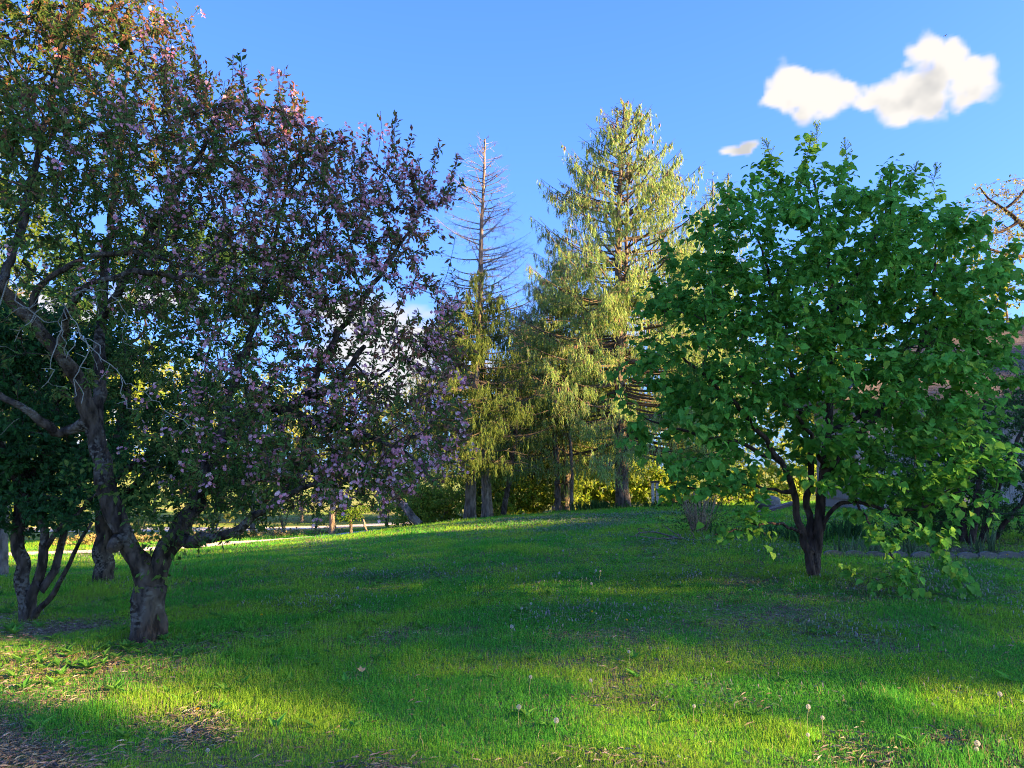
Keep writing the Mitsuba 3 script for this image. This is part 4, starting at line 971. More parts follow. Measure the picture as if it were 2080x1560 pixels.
# trees beyond the track on the left, seen through the crabapple
for i, (bx, by, h, r, lab) in enumerate([(-13.5, 25, 7.5, 2.6, 'sunlit yellow-green tree across the track, behind the crabapple crown'), (-17.5, 24, 8, 3.0, 'sunlit broad tree across the track at the left edge of the view'), (-11.5, 33, 6.5, 2.2, 'smaller sunlit tree across the track, behind the forked crabapple trunk')]):
    wood_tree(lab, 'tree', (bx, by), h, r, 150 + i, BRIGHT, n=300, per_m=36, leaf_len=0.19, low=0.18)
for i, (bx, by, h, r, where) in enumerate([(-1.6, 34, 7.2, 2.2, 'behind the dead conifer'), (1.4, 35, 8.0, 2.4, 'behind the lower golden spruce'), (4.4, 34.5, 7.2, 2.3, 'right behind the tall spruce trunk'), (8.2, 35.5, 7.6, 2.5, 'between the tall spruce and the lilac')]):
    wood_tree(f'young sunlit yellow-green tree {where}', 'tree', (bx, by), h, r, 170 + i, BRIGHT, n=240, per_m=34, leaf_len=0.19, low=0.06)
# big trees behind the house
wood_tree('broad yellow-green tree behind the house roof at the right edge', 'tree', (27.5, 40), 14.8, 5.5, 161, [(0.24, 0.26, 0.035), (0.20, 0.24, 0.03)], n=300, per_m=22, leaf_len=0.24, low=0.2, thin=0.2)
wood_tree('yellow-green tree behind the house, showing through the lilac crown', 'tree', (19.6, 41.5), 15, 4.5, 162, [(0.24, 0.26, 0.035), (0.20, 0.24, 0.03)], n=240, per_m=22, leaf_len=0.24, low=0.2, thin=0.22)
oak = thing('oak_tree', 'tall gnarled oak with sparse budding branches above the house', 'tree')
crowned_tree(oak, 71, [([(33.58, 42, 0.49), (33.85, 42, 6.12), (32.96, 42, 11.93), (31.49, 42, 14.91)], 0.50, 0.30), ([(32.96, 42, 11.93), (31.46, 42, 14.61), (30.16, 42, 16.42), (29.34, 42, 17.18), (28.51, 42, 17.79), (27.98, 42, 18.56)], 0.21, 0.04), ([(30.16, 42, 16.42), (29.08, 42, 15.82), (27.08, 41, 15.19), (26.19, 41, 14.6)], 0.09, 0.03), ([(31.44, 42, 14.31), (28.98, 41, 14.01), (26.65, 40, 14.14), (25.37, 40, 13.71)], 0.13, 0.04), ([(31.49, 42, 14.91), (32.29, 42, 17.34), (31.54, 42, 18.86)], 0.20, 0.06), ([(29.34, 42, 17.18), (30.28, 42, 17.95), (30.95, 42, 18.86)], 0.12, 0.05)],
             [(29.03, 42, 17.03, 2.69, 3, 2.12), (27.32, 41, 14.6, 1.66, 2, 1.24), (31.41, 42, 17.34, 3.11, 3.5, 2.26)], 520, 9, LEAF2, [(0.34, 0.32, 0.10), (0.26, 0.25, 0.09)], [1, 1], 'lilac_bark', 0.16, 0.6, thr=0.06, tip=0.008, step=0.5, twig=(0.115, 0.105, 0.09))
# the pine whose lit sprays reach in at the top left
pine = thing('pine_tree', 'sunlit conifer spray reaching in at the top left corner above the crabapple', 'tree')
conifer(pine, 57, [([(-10.57, 13, 0.41), (-10.83, 13, 3.89), (-11.2, 13, 8.58), (-11.66, 13, 14.23)], 0.2, 0.05)], 3.0, 12.5, lambda t: 2.6 - 1.6 * t, 130, GOLD, per_m=9, tufts=6, hang=(0.1, 0.25), tuft=(0.12, 0.012), gap=0.25, sag=0.15)

# ---------------------------------------------------------------- trees outside the frame to the right, whose shade lies over the lawn
SHADE = [(0.08, 0.16, 0.045), (0.10, 0.18, 0.045)]
for i, (bx, by, h, r, low) in enumerate(SHADE_TREES):
    wood_tree('large leafy tree far right of the view, its long shade lying over the lawn', 'tree', (bx, by), h, r, 180 + i, SHADE, n=int(26 * r * r) + 60, per_m=25, leaf_len=0.40, low=low, name='shade_tree', r0=0.28, thin=0.14, group='shade trees right of the view')

# ---------------------------------------------------------------- small trunks, stakes and posts beyond the crest
def stick(name, label, category, points, r0, r1, bsdf='grey_bark', group=None, extra=None):
    key = thing(name, label, category, group)
    c = curve(points, 0.15, np.random.default_rng(len(labels)), 0.01)
    part(key, 'trunk', ply(tube(c, np.linspace(r0, r1, len(c)), 12, 0.12, len(labels)), bsdf, smooth=True))
    rr = np.random.default_rng(len(labels) + 7)
    m = MB()
    for _ in range(extra or 0):
        k = int(rr.integers(len(c) // 3, len(c)))
        e = c[k] + np.array([rr.normal(0, 0.5), rr.normal(0, 0.4), rr.uniform(0.1, 0.7)])
        m.add(*tube(curve([c[k], (c[k] + e) / 2 + rr.normal(0, 0.06, 3), e], 0.15), 0.012, 4, cap=False), (0.24, 0.19, 0.15))
    if m.n:
        scene[f'{key}__twig'] = m.ply('twig_skin')
        labels[f'{key}__twig'] = {'kind': 'stuff'}
    return key


stick('leaning_tree', 'reddish leaning trunk left of centre under the spruce sprays', 'tree', [(-0.31, 26, -0.01), (-0.24, 26, 0.57), (-0.1, 26, 1.26), (0.07, 26, 2.64), (0.36, 26.5, 5.17)], 0.105, 0.06, 'crab_bark', extra=6)
stick('young_tree', 'pale slim trunk between the dark spruce trunk and the leaning one', 'tree', [(-0.84, 25.3, -0.03), (-0.88, 25.3, 0.93), (-0.85, 25.3, 1.94), (-0.82, 25.3, 3.29)], 0.085, 0.06, extra=4)
stick('young_tree', 'slim brown trunk left of the tall spruce, straight', 'tree', [(1.72, 27.5, 0.01), (1.69, 27.5, 1.24), (1.63, 27.5, 2.7), (1.31, 27.5, 5.31)], 0.13, 0.07, 'spruce_bark', extra=5)
stick('young_tree', 'pale bent trunk curving at its foot just left of the tall spruce', 'tree', [(2.26, 27, 0.1), (2.16, 27, 0.62), (2.2, 27, 1.6), (2.14, 27, 3.04)], 0.085, 0.05, extra=5)
stick('leaning_log', 'orange-lit leaning log at the lawn edge under the blossom', 'log', [(-3.05, 24.5, -0.11), (-3.3, 24.6, 0.14), (-3.74, 25, 0.58), (-4.25, 25.5, 1.01), (-4.69, 26, 1.34)], 0.14, 0.09, 'spruce_bark')
stick('wooden_stake', 'thin yellow wooden stake leaning at the lawn edge beside the round sapling', 'stake', [(-4.55, 23.4, -0.34), (-4.62, 23.4, -0.09), (-4.69, 23.4, 0.14)], 0.035, 0.03)
stick('pale_pole', 'pale weathered pole standing in the brush by the gravel track', 'pole', [(-6.05, 25, -0.57), (-6.06, 25, 0.28), (-6.05, 25, 1.1), (-6.11, 25, 2.6)], 0.10, 0.085, 'grey_bark')
for q, lab in (([(4.99, 26.2, 0.15)], 'left one of two short pale posts right of the tall spruce'), ([(5.15, 26.2, 0.15)], 'right one of two short pale posts right of the tall spruce')):
    x, y, z = q[0]
    key = thing('garden_post', lab, 'post', 'pale garden posts')
    g = float(ground(np.array([x]), np.array([y]))[0])
    m = MB().box((-0.05, -0.05, -0.1), (0.05, 0.05, 0.86), (0.55, 0.50, 0.47))
    part(key, 'shaft', m.ply('matte', to_world=T().translate([x, y, g])))
    part(key, 'cap', MB().box((-0.07, -0.07, 0.862), (0.07, 0.07, 0.93), (0.10, 0.09, 0.08)).ply('matte', to_world=T().translate([x, y, g])))
sap = thing('sapling', 'small sapling with a flat round bright green crown at the lawn edge', 'tree')
crowned_tree(sap, 81, [([(-5.21, 24, -0.54), (-5.22, 24, 0.02), (-5.2, 24, 0.49)], 0.06, 0.03)], [(-5.23, 24, 0.3, 0.65, 0.6, 0.29), (-4.86, 24, 0.41, 0.4, 0.4, 0.23)], 110, 60, LEAF2, [(0.11, 0.22, 0.03), (0.14, 0.24, 0.03)], [1, 1], 'crab_bark', 0.08, 0.6, thr=0.03, tip=0.005, step=0.15)
TAN = [(0.34, 0.31, 0.12), (0.28, 0.30, 0.09), (0.38, 0.32, 0.16)]
ROADSIDE = [(-6.6, 26.6, 0.30, 1.4, TAN), (-8.0, 26.2, 0.32, 1.6, TAN), (-9.4, 25.8, 0.28, 1.6, TAN), (-10.9, 25.4, 0.32, 1.8, TAN), (-12.5, 25.0, 0.34, 1.8, TAN), (-8.8, 27.4, 0.30, 1.8, TAN), (-10.6, 27.0, 0.34, 1.8, TAN), (-14.2, 24.6, 0.4, 2.0, TAN),
            (-4.6, 31.5, 2.4, 1.8, BRIGHT), (-3.4, 29.5, 1.8, 1.6, FRESH), (-8.7, 33, 2.6, 1.6, FRESH), (-6.4, 38, 2.8, 2.4, BRIGHT), (-12, 39, 2.4, 3.0, FRESH), (-17, 34, 2.4, 3.0, BRIGHT), (-22, 31, 2.4, 3.0, BRIGHT), (-4.4, 37, 3.0, 2.6, FRESH), (-15.5, 30.5, 1.2, 2.2, FRESH),
            (-17.5, 30, 2.0, 2.8, FRESH), (-19.5, 28, 2.2, 3.0, BRIGHT), (-22, 27, 2.0, 3.0, FRESH), (-24.5, 28, 2.4, 3.2, BRIGHT), (-14, 35, 2.6, 3.0, FRESH), (-19, 34, 2.8, 3.4, BRIGHT), (-26, 33, 3.0, 3.6, FRESH)]
for i, (x, y, h, w, col) in enumerate(sorted(ROADSIDE, key=lambda q: q[0] / q[1])):
    brush(f'thin sunlit roadside bush beyond the lawn edge on the left, {FROM_LEFT[i]}', (x, y), 200 + i, col, h, w, 0.10, n=90, per_m=30 if h > 1 else 45, thin=0.32, group='roadside bushes')

# ---------------------------------------------------------------- cut shrub, fallen boughs, board
rng = np.random.default_rng(90)
bundle = thing('cut_shrub', 'vase-shaped clump of bare tan shrub canes left of the lilac', 'shrub')
x0, y0, z0 = (3.52, 14, 0.48)
for k in range(46):
    a = rng.uniform(0, 2 * np.pi)
    r = rng.random() ** 0.6
    b = np.array([x0 + 0.13 * r * math.cos(a), y0 + 0.13 * r * math.sin(a), z0 - 0.05])
    h = rng.uniform(0.55, 0.95)
    e = b + np.array([0.26 * r * math.cos(a), 0.26 * r * math.sin(a), h])
    c = curve([b, (b + e) / 2 + rng.normal(0, 0.015, 3), e], 0.12)
    part(bundle, 'cane', ply(tube(c, np.linspace(rng.uniform(0.008, 0.013), 0.006, len(c)), 5), 'cane_skin', smooth=True))
m = MB()
for k in range(16):
    a = rng.uniform(0, 2 * np.pi)
    b = np.array([x0, y0, z0])
    e = b + np.array([rng.uniform(-0.75, 0.75), rng.uniform(-0.3, 0.3), rng.uniform(0.4, 1.0)])
    c = curve([b + rng.normal(0, 0.06, 3) * [1, 1, 0], (b + e) / 2 + rng.normal(0, 0.05, 3), e], 0.1)
    m.add(*tube(c, np.linspace(0.007, 0.003, len(c)), 4), (0.13, 0.09, 0.06))
scene[f'{bundle}__twig'] = m.ply('twig_skin')
labels[f'{bundle}__twig'] = {'kind': 'stuff'}
pos = np.array([x0, y0, z0]) + np.stack([rng.normal(0, 0.45, 700), rng.normal(0, 0.25, 700), np.abs(rng.normal(0, 0.3, 700)) + 0.05], 1)
fr = leaf_frames(rng, unit(rng.normal(0, 1, pos.shape)))
v, f, c = scatter(*LEAF2, pos, *fr, np.stack([np.full(700, 0.025), np.full(700, 0.05), np.full(700, 0.05)], 1), tints(rng, 700, [(0.06, 0.12, 0.03)], [1]))
scene[f'{bundle}__foliage'] = ply((v, f), 'soft_leaf', color=c)
labels[f'{bundle}__foliage'] = {'kind': 'stuff'}


def fallen(label, lines, r):
    key = thing('fallen_branch', label, 'branch')
    for i, q in enumerate(lines):
        c = curve(q, 0.08, rng, 0.006)
        part(key, 'bough' if i == 0 else 'twig', ply(tube(c, np.linspace(r if i == 0 else r * 0.6, r * 0.3, len(c)), 6), 'grey_bark', smooth=True))


fallen('long forked dead branch lying on the lawn left of the cane clump', [[(3.39, 12.8, 0.44), (3.07, 12.9, 0.45), (2.84, 13, 0.47), (2.62, 13.2, 0.54), (2.38, 13.3, 0.55), (2.11, 13.3, 0.45)], [(2.29, 13.3, 0.52), (2.26, 13.3, 0.61), (2.34, 13.3, 0.6), (2.36, 13.3, 0.55)], [(2.99, 12.9, 0.46), (2.86, 13.1, 0.55), (2.69, 13.3, 0.67)], [(3.16, 12.9, 0.45), (3.13, 12.9, 0.55), (3.08, 12.9, 0.6)], [(2.84, 13, 0.47), (2.47, 12.9, 0.47), (2.15, 13, 0.52)], [(2.94, 12.9, 0.47), (2.86, 12.9, 0.58)]], 0.022)
fallen('short dead branch lying on the lawn in front of the lilac left skirt', [[(4.08, 12.6, 0.43), (3.9, 12.7, 0.45), (3.76, 12.9, 0.5)], [(3.96, 12.6, 0.44), (3.85, 12.8, 0.52)], [(4, 12.6, 0.43), (3.83, 12.6, 0.48), (3.65, 12.6, 0.48)]], 0.020)
x, y, z = (5.75, 16.5, 0.66)
board = thing('wooden_board', 'grey wooden board lying tilted on the grass by the house', 'board')
part(board, 'plank', ply(MB().box((-0.55, -0.14, -0.03), (0.55, 0.14, 0.03), (0.17, 0.14, 0.13)).mesh(), 'dark_trim', to_world=T().translate([x, y, float(ground(np.array([x]), np.array([y]))[0]) + 0.22]).rotate([0, 1, 0], -16)))
def cast(p, n, uv):
    return mix((0.085, 0.08, 0.075), (0.17, 0.16, 0.15), fbm(p.x * 30, p.y * 30, p.z * 30, 3))


scene['cast_stone'] = {'type': 'twosided', 'bsdf': {'type': 'principled', 'base_color': proc(cast), 'roughness': 0.9}}
x, y, z = (6.75, 19.5, 0.8)
rock = thing('boulder', 'pale boulder on the grass at the house corner behind the lilac stems', 'rock')
b = trimesh.creation.icosphere(subdivisions=3)
bv = np.array(b.vertices) * (1 + 0.35 * (meshkit.fbm(np.array(b.vertices) * 1.6, 3, 3) - 0.5))[:, None] * [0.34, 0.26, 0.2]
scene[rock] = ply((bv, b.faces), 'cast_stone', smooth=True, to_world=T().translate([x, y, float(ground(np.array([x]), np.array([y]))[0]) + 0.2]))

# ---------------------------------------------------------------- flower bed: scalloped edging, irises, day lilies
def edging_piece():
    a = np.linspace(0, np.pi, 9)
    prof = [(-0.15, -0.1)] + [(-0.15, 0.045)] + [(-0.15 * math.cos(t), 0.045 + 0.055 * math.sin(t)) for t in a[1:-1]] + [(0.15, 0.045), (0.15, -0.1)]
    from shapely.geometry import Polygon
    e = trimesh.creation.extrude_polygon(Polygon(prof).buffer(-0.008).buffer(0.008), 0.05, engine='earcut')
    v = np.array(e.vertices)
    return np.stack([v[:, 0], v[:, 2], v[:, 1]], 1), e.faces[:, ::-1]


edging = thing('bed_edging', 'row of grey scalloped stone edging along the flower bed', 'edging')
ev, ef = edging_piece()
ep = ply((ev, ef), 'cast_stone')
for k in range(14):
    x = 4.65 + 0.308 * k
    y = 10.75 + 0.05 * math.sin(k * 0.8) - 0.012 * k
    part(edging, 'stone', {**ep, 'to_world': T().translate(on(x, y).tolist()).rotate([0, 0, 1], float(rng.normal(0, 3))).rotate([0, 1, 0], float(rng.normal(0, 2.5)))})


def blades(rng, centre, n, spread, h, w, colours, lean=0.25, arch=0.3):
    """A clump of sword-shaped leaves."""
    m = MB()
    for _ in range(n):
        o = np.asarray(centre) + np.array([rng.normal(0, spread), rng.normal(0, spread * 0.7), -0.02])
        a = rng.uniform(0, 2 * np.pi)
        hh = h * rng.uniform(0.6, 1.15)
        l = lean * rng.uniform(0.2, 1.3)
        s = np.linspace(0, 1, 6)
        out = np.stack([math.cos(a) * hh * l * s ** (1 + 2 * arch), math.sin(a) * hh * l * s ** (1 + 2 * arch), hh * (s - arch * s ** 3)], 1)
        side = np.array([-math.sin(a + 0.3), math.cos(a + 0.3), 0]) * w * rng.uniform(0.7, 1.2)
        ww = np.array([0.7, 0.95, 1, 0.85, 0.5, 0.03])[:, None]
        v = np.concatenate([o + out - side * ww, o + out + side * ww])
        f = [[k, k + 1, k + 7, k + 6] for k in range(5)]
        m.add(v, f, np.array(colours[int(rng.integers(len(colours)))]) * rng.uniform(0.8, 1.2))
    return m


IRIS = [(0.10, 0.16, 0.085), (0.13, 0.19, 0.10), (0.08, 0.13, 0.06)]
for i, (px, n, lab) in enumerate([(4.95, 10, ''), (5.25, 9, ''), (5.55, 8, 'small'), (5.9, 14, ''), (6.25, 10, ''), (6.55, 16, ''), (6.9, 12, ''), (7.3, 14, '')]):
    key = thing('iris_plant', f'fan of grey-green iris leaves behind the stone edging, {FROM_LEFT[i]} of the eight', 'plant', 'irises in the bed')
    m = blades(rng, on(px + rng.normal(0, 0.06), 11.05 + rng.uniform(0, 0.35)), n, 0.07, 0.40, 0.016, IRIS, 0.35, 0.12)
    part(key, 'foliage', m.ply('grass_blade'), kind='stuff')
LILY = [(0.04, 0.10, 0.03), (0.05, 0.12, 0.035)]
for (x, y, n, s, h, lab) in [(2.75, 24.8, 150, 0.42, 0.55, 'dark green mound of arching strap leaves just left of the tall spruce foot'), (5.0, 24.6, 190, 0.7, 0.42, 'dark green day lilies right of the tall spruce foot'), (6.2, 24.9, 170, 0.6, 0.42, 'dark green day lilies below the lilac left edge')]:
    key = thing('day_lily', lab, 'plant')
    part(key, 'foliage', blades(rng, on(x, y), n, s, h, 0.02, LILY, 0.7, 0.45).ply('grass_blade'), kind='stuff')
for i, (x, y, n, h) in enumerate([(5.0, 12.6, 90, 0.45), (5.9, 12.9, 90, 0.5), (6.8, 12.6, 90, 0.45), (4.3, 13.2, 70, 0.35)]):
    key = thing('bed_plant', f'dark green grassy plant in the shaded bed behind the irises, {FROM_LEFT[[1, 2, 3, 0][i]]} of four', 'plant', 'dark plants in the bed')
    part(key, 'foliage', blades(rng, on(x, y), n, 0.28, h, 0.016, LILY, 0.6, 0.35).ply('grass_blade'), kind='stuff')

# ---------------------------------------------------------------- the turf
def turf(seed, n, y0, y1, height, width, segs, thin_out=1.0):
    """Blades of grass inside a belt of the lawn, a little wider than the view."""
    rng = np.random.default_rng(seed)
    y = np.sqrt(rng.uniform(y0 ** 2, y1 ** 2, n))
    x = rng.uniform(-0.76, 0.76, n) * y + rng.uniform(-0.6, 0.6, n)
    q = np.stack([x, y, x * 0], 1)
    w = worn(x, y)
    lush = meshkit.fbm(q * 0.55, 3, 51)
    ok = rng.random(n) < np.clip(1.02 - w * 0.95, 0.10, 1)
    beyond = y > 21.8 + 0.42 * (x + 5.6) * (x > -5.6) * 1.0 + 5.0 * (x > 4)
    ok &= ~((x < -3) & (np.abs(y - np.interp(x, [-30, -17, -11.5, -8.4, -6.7, -5.6, -4.4], [19.0, 20.0, 21.0, 22.7, 24.3, 26.2, 29.5])) < 0.9))
    x, y, w, lush, q = x[ok], y[ok], w[ok], lush[ok], q[ok]
    n = len(x)
    z = ground(x, y) - 0.004
    h = height * np.clip(0.45 + 1.5 * (lush - 0.22) - 0.35 * w + 2.2 * np.clip(meshkit.fbm(q * 2.4, 2, 57) - 0.58, 0, 1), 0.3, 1.7) * np.exp(rng.normal(0, 0.3, n))
    a = rng.uniform(0, 2 * np.pi, n)
    lean = np.abs(rng.normal(0.35, 0.28, n))
    out = np.stack([np.cos(a), np.sin(a), 0 * a], 1)
    face = a + np.pi / 2 + rng.normal(0, 0.5, n)
    side = np.stack([np.cos(face), np.sin(face), 0 * a], 1) * (width * rng.uniform(0.6, 1.3, n))[:, None]
    o = np.stack([x, y, z], 1)
    up = np.array([0, 0, 1.0])
    if segs == 1:
        V = np.stack([o - side, o + side, o + out * (h * lean)[:, None] + up * h[:, None]], 1)
        F = np.array([[0, 1, 2]])
    else:
        m = o + out * (0.3 * h * lean)[:, None] + up * (0.6 * h)[:, None]
        V = np.stack([o - side, o + side, m - side * 0.8, m + side * 0.8, o + out * (h * lean)[:, None] + up * h[:, None]], 1)
        F = np.array([[0, 1, 3], [0, 3, 2], [2, 3, 4]])
    kv = V.shape[1]
    f = (F[None] + (np.arange(n) * kv)[:, None, None]).reshape(-1, 3)
    patch = (meshkit.fbm(q * 1.3, 4, 61) + rng.normal(0, 0.035, n))[:, None]
    dry = rng.random(n) < 0.05 + 0.30 * w
    c = np.where(patch > 0.56, GRASS_A, np.where(patch > 0.45, GRASS_B, GRASS_C)) * np.exp(rng.normal(0, 0.16, (n, 1))) * np.exp(rng.normal(0, 0.06, (n, 3)))
    c = np.where(dry[:, None], np.array(STRAW) * np.exp(rng.normal(0, 0.25, (n, 1))), c)
    return V.reshape(-1, 3), f, np.repeat(np.clip(c, 0, 0.8), kv, 0)


GRASS_A, GRASS_B, GRASS_C, STRAW = (0.085, 0.35, 0.045), (0.15, 0.42, 0.040), (0.24, 0.45, 0.045), (0.30, 0.25, 0.15)
m = MB()
for args in ((1, 215_000, 3.6, 6.0, 0.042, 0.0017, 3), (2, 290_000, 6.0, 10.0, 0.047, 0.0030, 1), (3, 230_000, 10.0, 17.0, 0.055, 0.0052, 1), (4, 200_000, 17.0, 31.0, 0.058, 0.010, 1)):
    m.add(*turf(*args))
scene['grass'] = m.ply('grass_blade')
labels['grass'] = {'label': 'short uneven green grass of the lawn', 'category': 'grass', 'kind': 'stuff'}
print('grass tris', sum(len(f) for f in m.f))

# dead thatch and leaf litter
n = 75_000
y = np.sqrt(rng.uniform(3.2 ** 2, 13.0 ** 2, n))
x = rng.uniform(-0.76, 0.76, n) * y
w = worn(x, y)
ok = rng.random(n) < 0.10 + 0.9 * w
x, y = x[ok], y[ok]
y2 = np.sqrt(rng.uniform(3.6 ** 2, 5.3 ** 2, 45_000))   # matted thatch along the worn strip nearest the viewer
x2 = rng.uniform(-0.76, 0.76, len(y2)) * y2
ok = rng.random(len(y2)) < worn(x2, y2)
x, y = np.concatenate([x, x2[ok]]), np.concatenate([y, y2[ok]])
n = len(x)
a = rng.uniform(0, 2 * np.pi, n)
ax = unit(np.stack([np.cos(a), np.sin(a), rng.normal(0.05, 0.18, n)], 1))
fr = frames(ax, np.array([0, 0, 1.0]) + rng.normal(0, 0.3, (n, 3)))
L = rng.uniform(0.03, 0.085, n)
v, f, c = scatter(LEAF2[0], LEAF2[1], np.stack([x, y, ground(x, y) + rng.uniform(0.003, 0.02, n)], 1), *fr, np.stack([rng.uniform(0.0025, 0.006, n), L, L], 1), tints(rng, n, [(0.16, 0.14, 0.11), (0.12, 0.10, 0.08), (0.22, 0.20, 0.17)], [2, 1, 1], 0.25))
scene['straw_litter'] = ply((v, f), 'matte', color=c)
labels['straw_litter'] = {'label': 'dead straw and thatch scattered on the worn parts of the lawn', 'category': 'litter', 'kind': 'stuff'}
n = 10_000
x, y = np.concatenate([rng.normal(-3.9, 1.4, n // 2), rng.uniform(-4, 4, n // 2)]), np.concatenate([rng.normal(6.4, 0.9, n // 2), rng.uniform(3.3, 9, n // 2)])
ok = rng.random(n) < 0.05 + worn(x, y)
x, y = x[ok], y[ok]
n = len(x)
a = rng.uniform(0, 2 * np.pi, n)
fr = frames(unit(np.stack([np.cos(a), np.sin(a), rng.normal(0, 0.2, n)], 1)), np.array([0, 0, 1.0]) + rng.normal(0, 0.35, (n, 3)))
L = rng.uniform(0.015, 0.05, n)
v, f, c = scatter(*LEAF2, np.stack([x, y, ground(x, y) + rng.uniform(0.004, 0.02, n)], 1), *fr, np.stack([L * 0.55, L, L], 1), tints(rng, n, [(0.085, 0.055, 0.038), (0.06, 0.043, 0.032), (0.13, 0.10, 0.07)], [2, 2, 1], 0.25))
scene['leaf_litter'] = ply((v, f), 'matte', color=c)
labels['leaf_litter'] = {'label': 'small brown dead leaves under the crabapple', 'category': 'litter', 'kind': 'stuff'}

# ground ivy and clover between the grass: rounded leaves, greyish lilac flower spikes
def patches(x, y):
    q = np.stack([x, y, x * 0], -1)
    p = meshkit.fbm(q * 0.75, 3, 71)
    s = np.zeros_like(x)
    for cx, cy, rx, ry in IVY:
        s = np.maximum(s, 1 - ((x - cx) / rx) ** 2 - ((y - cy) / ry) ** 2)
    return np.clip((p - 0.62) / 0.12, 0, 0.5) + np.clip(s * 1.6 + 1.5 * (p - 0.5), 0, 1)


IVY = [(0.75, 7.6, 0.9, 0.5), (0.9, 9.5, 0.6, 0.35), (3.0, 6.7, 0.7, 0.4), (2.6, 9.0, 1.3, 0.7), (4.2, 7.9, 1.2, 0.7), (5.6, 8.6, 1.2, 0.8), (-1.5, 10.8, 0.9, 0.7), (3.3, 12.9, 1.3, 0.8), (4.3, 11.8, 0.9, 0.6), (2.5, 19.5, 2.4, 1.6), (1.6, 17.0, 1.4, 0.9), (5.0, 7.0, 0.8, 0.5), (0.6, 21.0, 1.6, 1.0), (5.2, 9.7, 1.2, 0.4), (-2.6, 8.8, 1.0, 0.5)]
n = 80_000
y = np.sqrt(rng.uniform(4.0 ** 2, 22.0 ** 2, n))
x = rng.uniform(-0.74, 0.74, n) * y
ok = rng.random(n) < 0.004 + 0.9 * patches(x, y)
x, y = x[ok], y[ok]
for cx, cy, rx, ry in IVY:
    k = int(900 * rx * ry * np.pi / (1 + 0.004 * cy ** 2))
    r, t = np.sqrt(rng.random(k)) * rng.uniform(0.5, 1.5, k), rng.uniform(0, 2 * np.pi, k)
    px, py = cx + rx * r * np.cos(t), cy + ry * r * np.sin(t)
    ok = rng.random(k) < np.clip((meshkit.fbm(np.stack([px, py, 0 * px], 1) * 1.6, 3, 71) - 0.36) / 0.2, 0, 1)
    x, y = np.concatenate([x, px[ok]]), np.concatenate([y, py[ok]])
n = len(x)
z = ground(x, y)
a = rng.uniform(0, 2 * np.pi, n)
fr = frames(unit(np.stack([np.cos(a), np.sin(a), rng.normal(0, 0.3, n)], 1)), np.array([0, 0, 1.0]) + rng.normal(0, 0.35, (n, 3)))
L = rng.uniform(0.012, 0.028, n) * np.clip(y / 9, 1, 2)
disc = (np.array([[0, 0, 0], [0.5, 0.25, 0.06], [0.5, 0.7, 0.05], [0, 1, 0], [-0.5, 0.7, 0.05], [-0.5, 0.25, 0.06]]), np.array([[0, 1, 5], [1, 2, 5], [2, 4, 5], [2, 3, 4]]))
v1, f1, c1 = scatter(*disc, np.stack([x, y, z + rng.uniform(0.01, 0.055, n)], 1), *fr, L, tints(rng, n, [(0.10, 0.23, 0.07), (0.13, 0.25, 0.10), (0.17, 0.25, 0.15)], [2, 2, 1]))
k = np.nonzero(rng.random(n) < 0.14)[0]
n2 = len(k)
ax = unit(np.stack([rng.normal(0, 0.25, n2), rng.normal(0, 0.25, n2), np.ones(n2)], 1))
fr = frames(ax, rng.normal(0, 1, (n2, 3)))
L = rng.uniform(0.025, 0.045, n2)
spike = (np.array([[0, 0, 0], [0.5, 0.75, 0.1], [0, 1, 0], [-0.5, 0.75, 0.1], [0.1, 0.8, 0.5], [-0.1, 0.8, -0.5]]), np.array([[0, 1, 2], [0, 2, 3], [0, 4, 2], [0, 2, 5]]))
v2, f2, c2 = scatter(*spike, np.stack([x[k], y[k], z[k] + rng.uniform(0.025, 0.05, n2)], 1), *fr, np.stack([L * 0.22 * np.clip(y[k] / 8, 1, 2), L, L * 0.22], 1), tints(rng, n2, [(0.32, 0.28, 0.33), (0.38, 0.35, 0.38), (0.25, 0.30, 0.20)], [2, 2, 1]))
scene['ground_ivy'] = MB().add(v1, f1, c1).add(v2, f2, c2).ply('grass_blade')
labels['ground_ivy'] = {'label': 'patches of low ground ivy with greyish lilac flowers in the grass', 'category': 'ground cover', 'kind': 'stuff'}
# broad weeds
n = 260
y = np.sqrt(rng.uniform(4.2 ** 2, 12.0 ** 2, n))
x = rng.uniform(-0.7, 0.7, n) * y
near_crab = rng.random(n) < 0.45
x, y = np.where(near_crab, rng.normal(-2.9, 1.1, n), x), np.where(near_crab, rng.normal(6.6, 0.8, n), y)
P, D = [], []
for i in range(n):
    k = int(rng.integers(5, 11))
    a = rng.uniform(0, 2 * np.pi, k)
    P.append(np.repeat(np.array([[x[i], y[i], float(ground(x[i:i + 1], y[i:i + 1])[0]) + 0.01]]), k, 0))
    D.append(unit(np.stack([np.cos(a), np.sin(a), rng.uniform(0.3, 1.1, k)], 1)))
P, D = np.vstack(P), np.vstack(D)
fr = frames(D, np.array([0, 0, 1.0]) + 0 * D)
L = rng.uniform(0.05, 0.13, len(P))
v, f, c = scatter(*LEAF4, P, *fr, np.stack([L * 0.34, L, L], 1), tints(rng, len(P), [(0.12, 0.33, 0.05), (0.10, 0.28, 0.05)], [1, 1]))
scene['weed'] = ply((v, f), 'grass_blade', color=c)
labels['weed'] = {'label': 'broad-leaved weeds sprouting in the lawn', 'category': 'weeds', 'kind': 'stuff'}

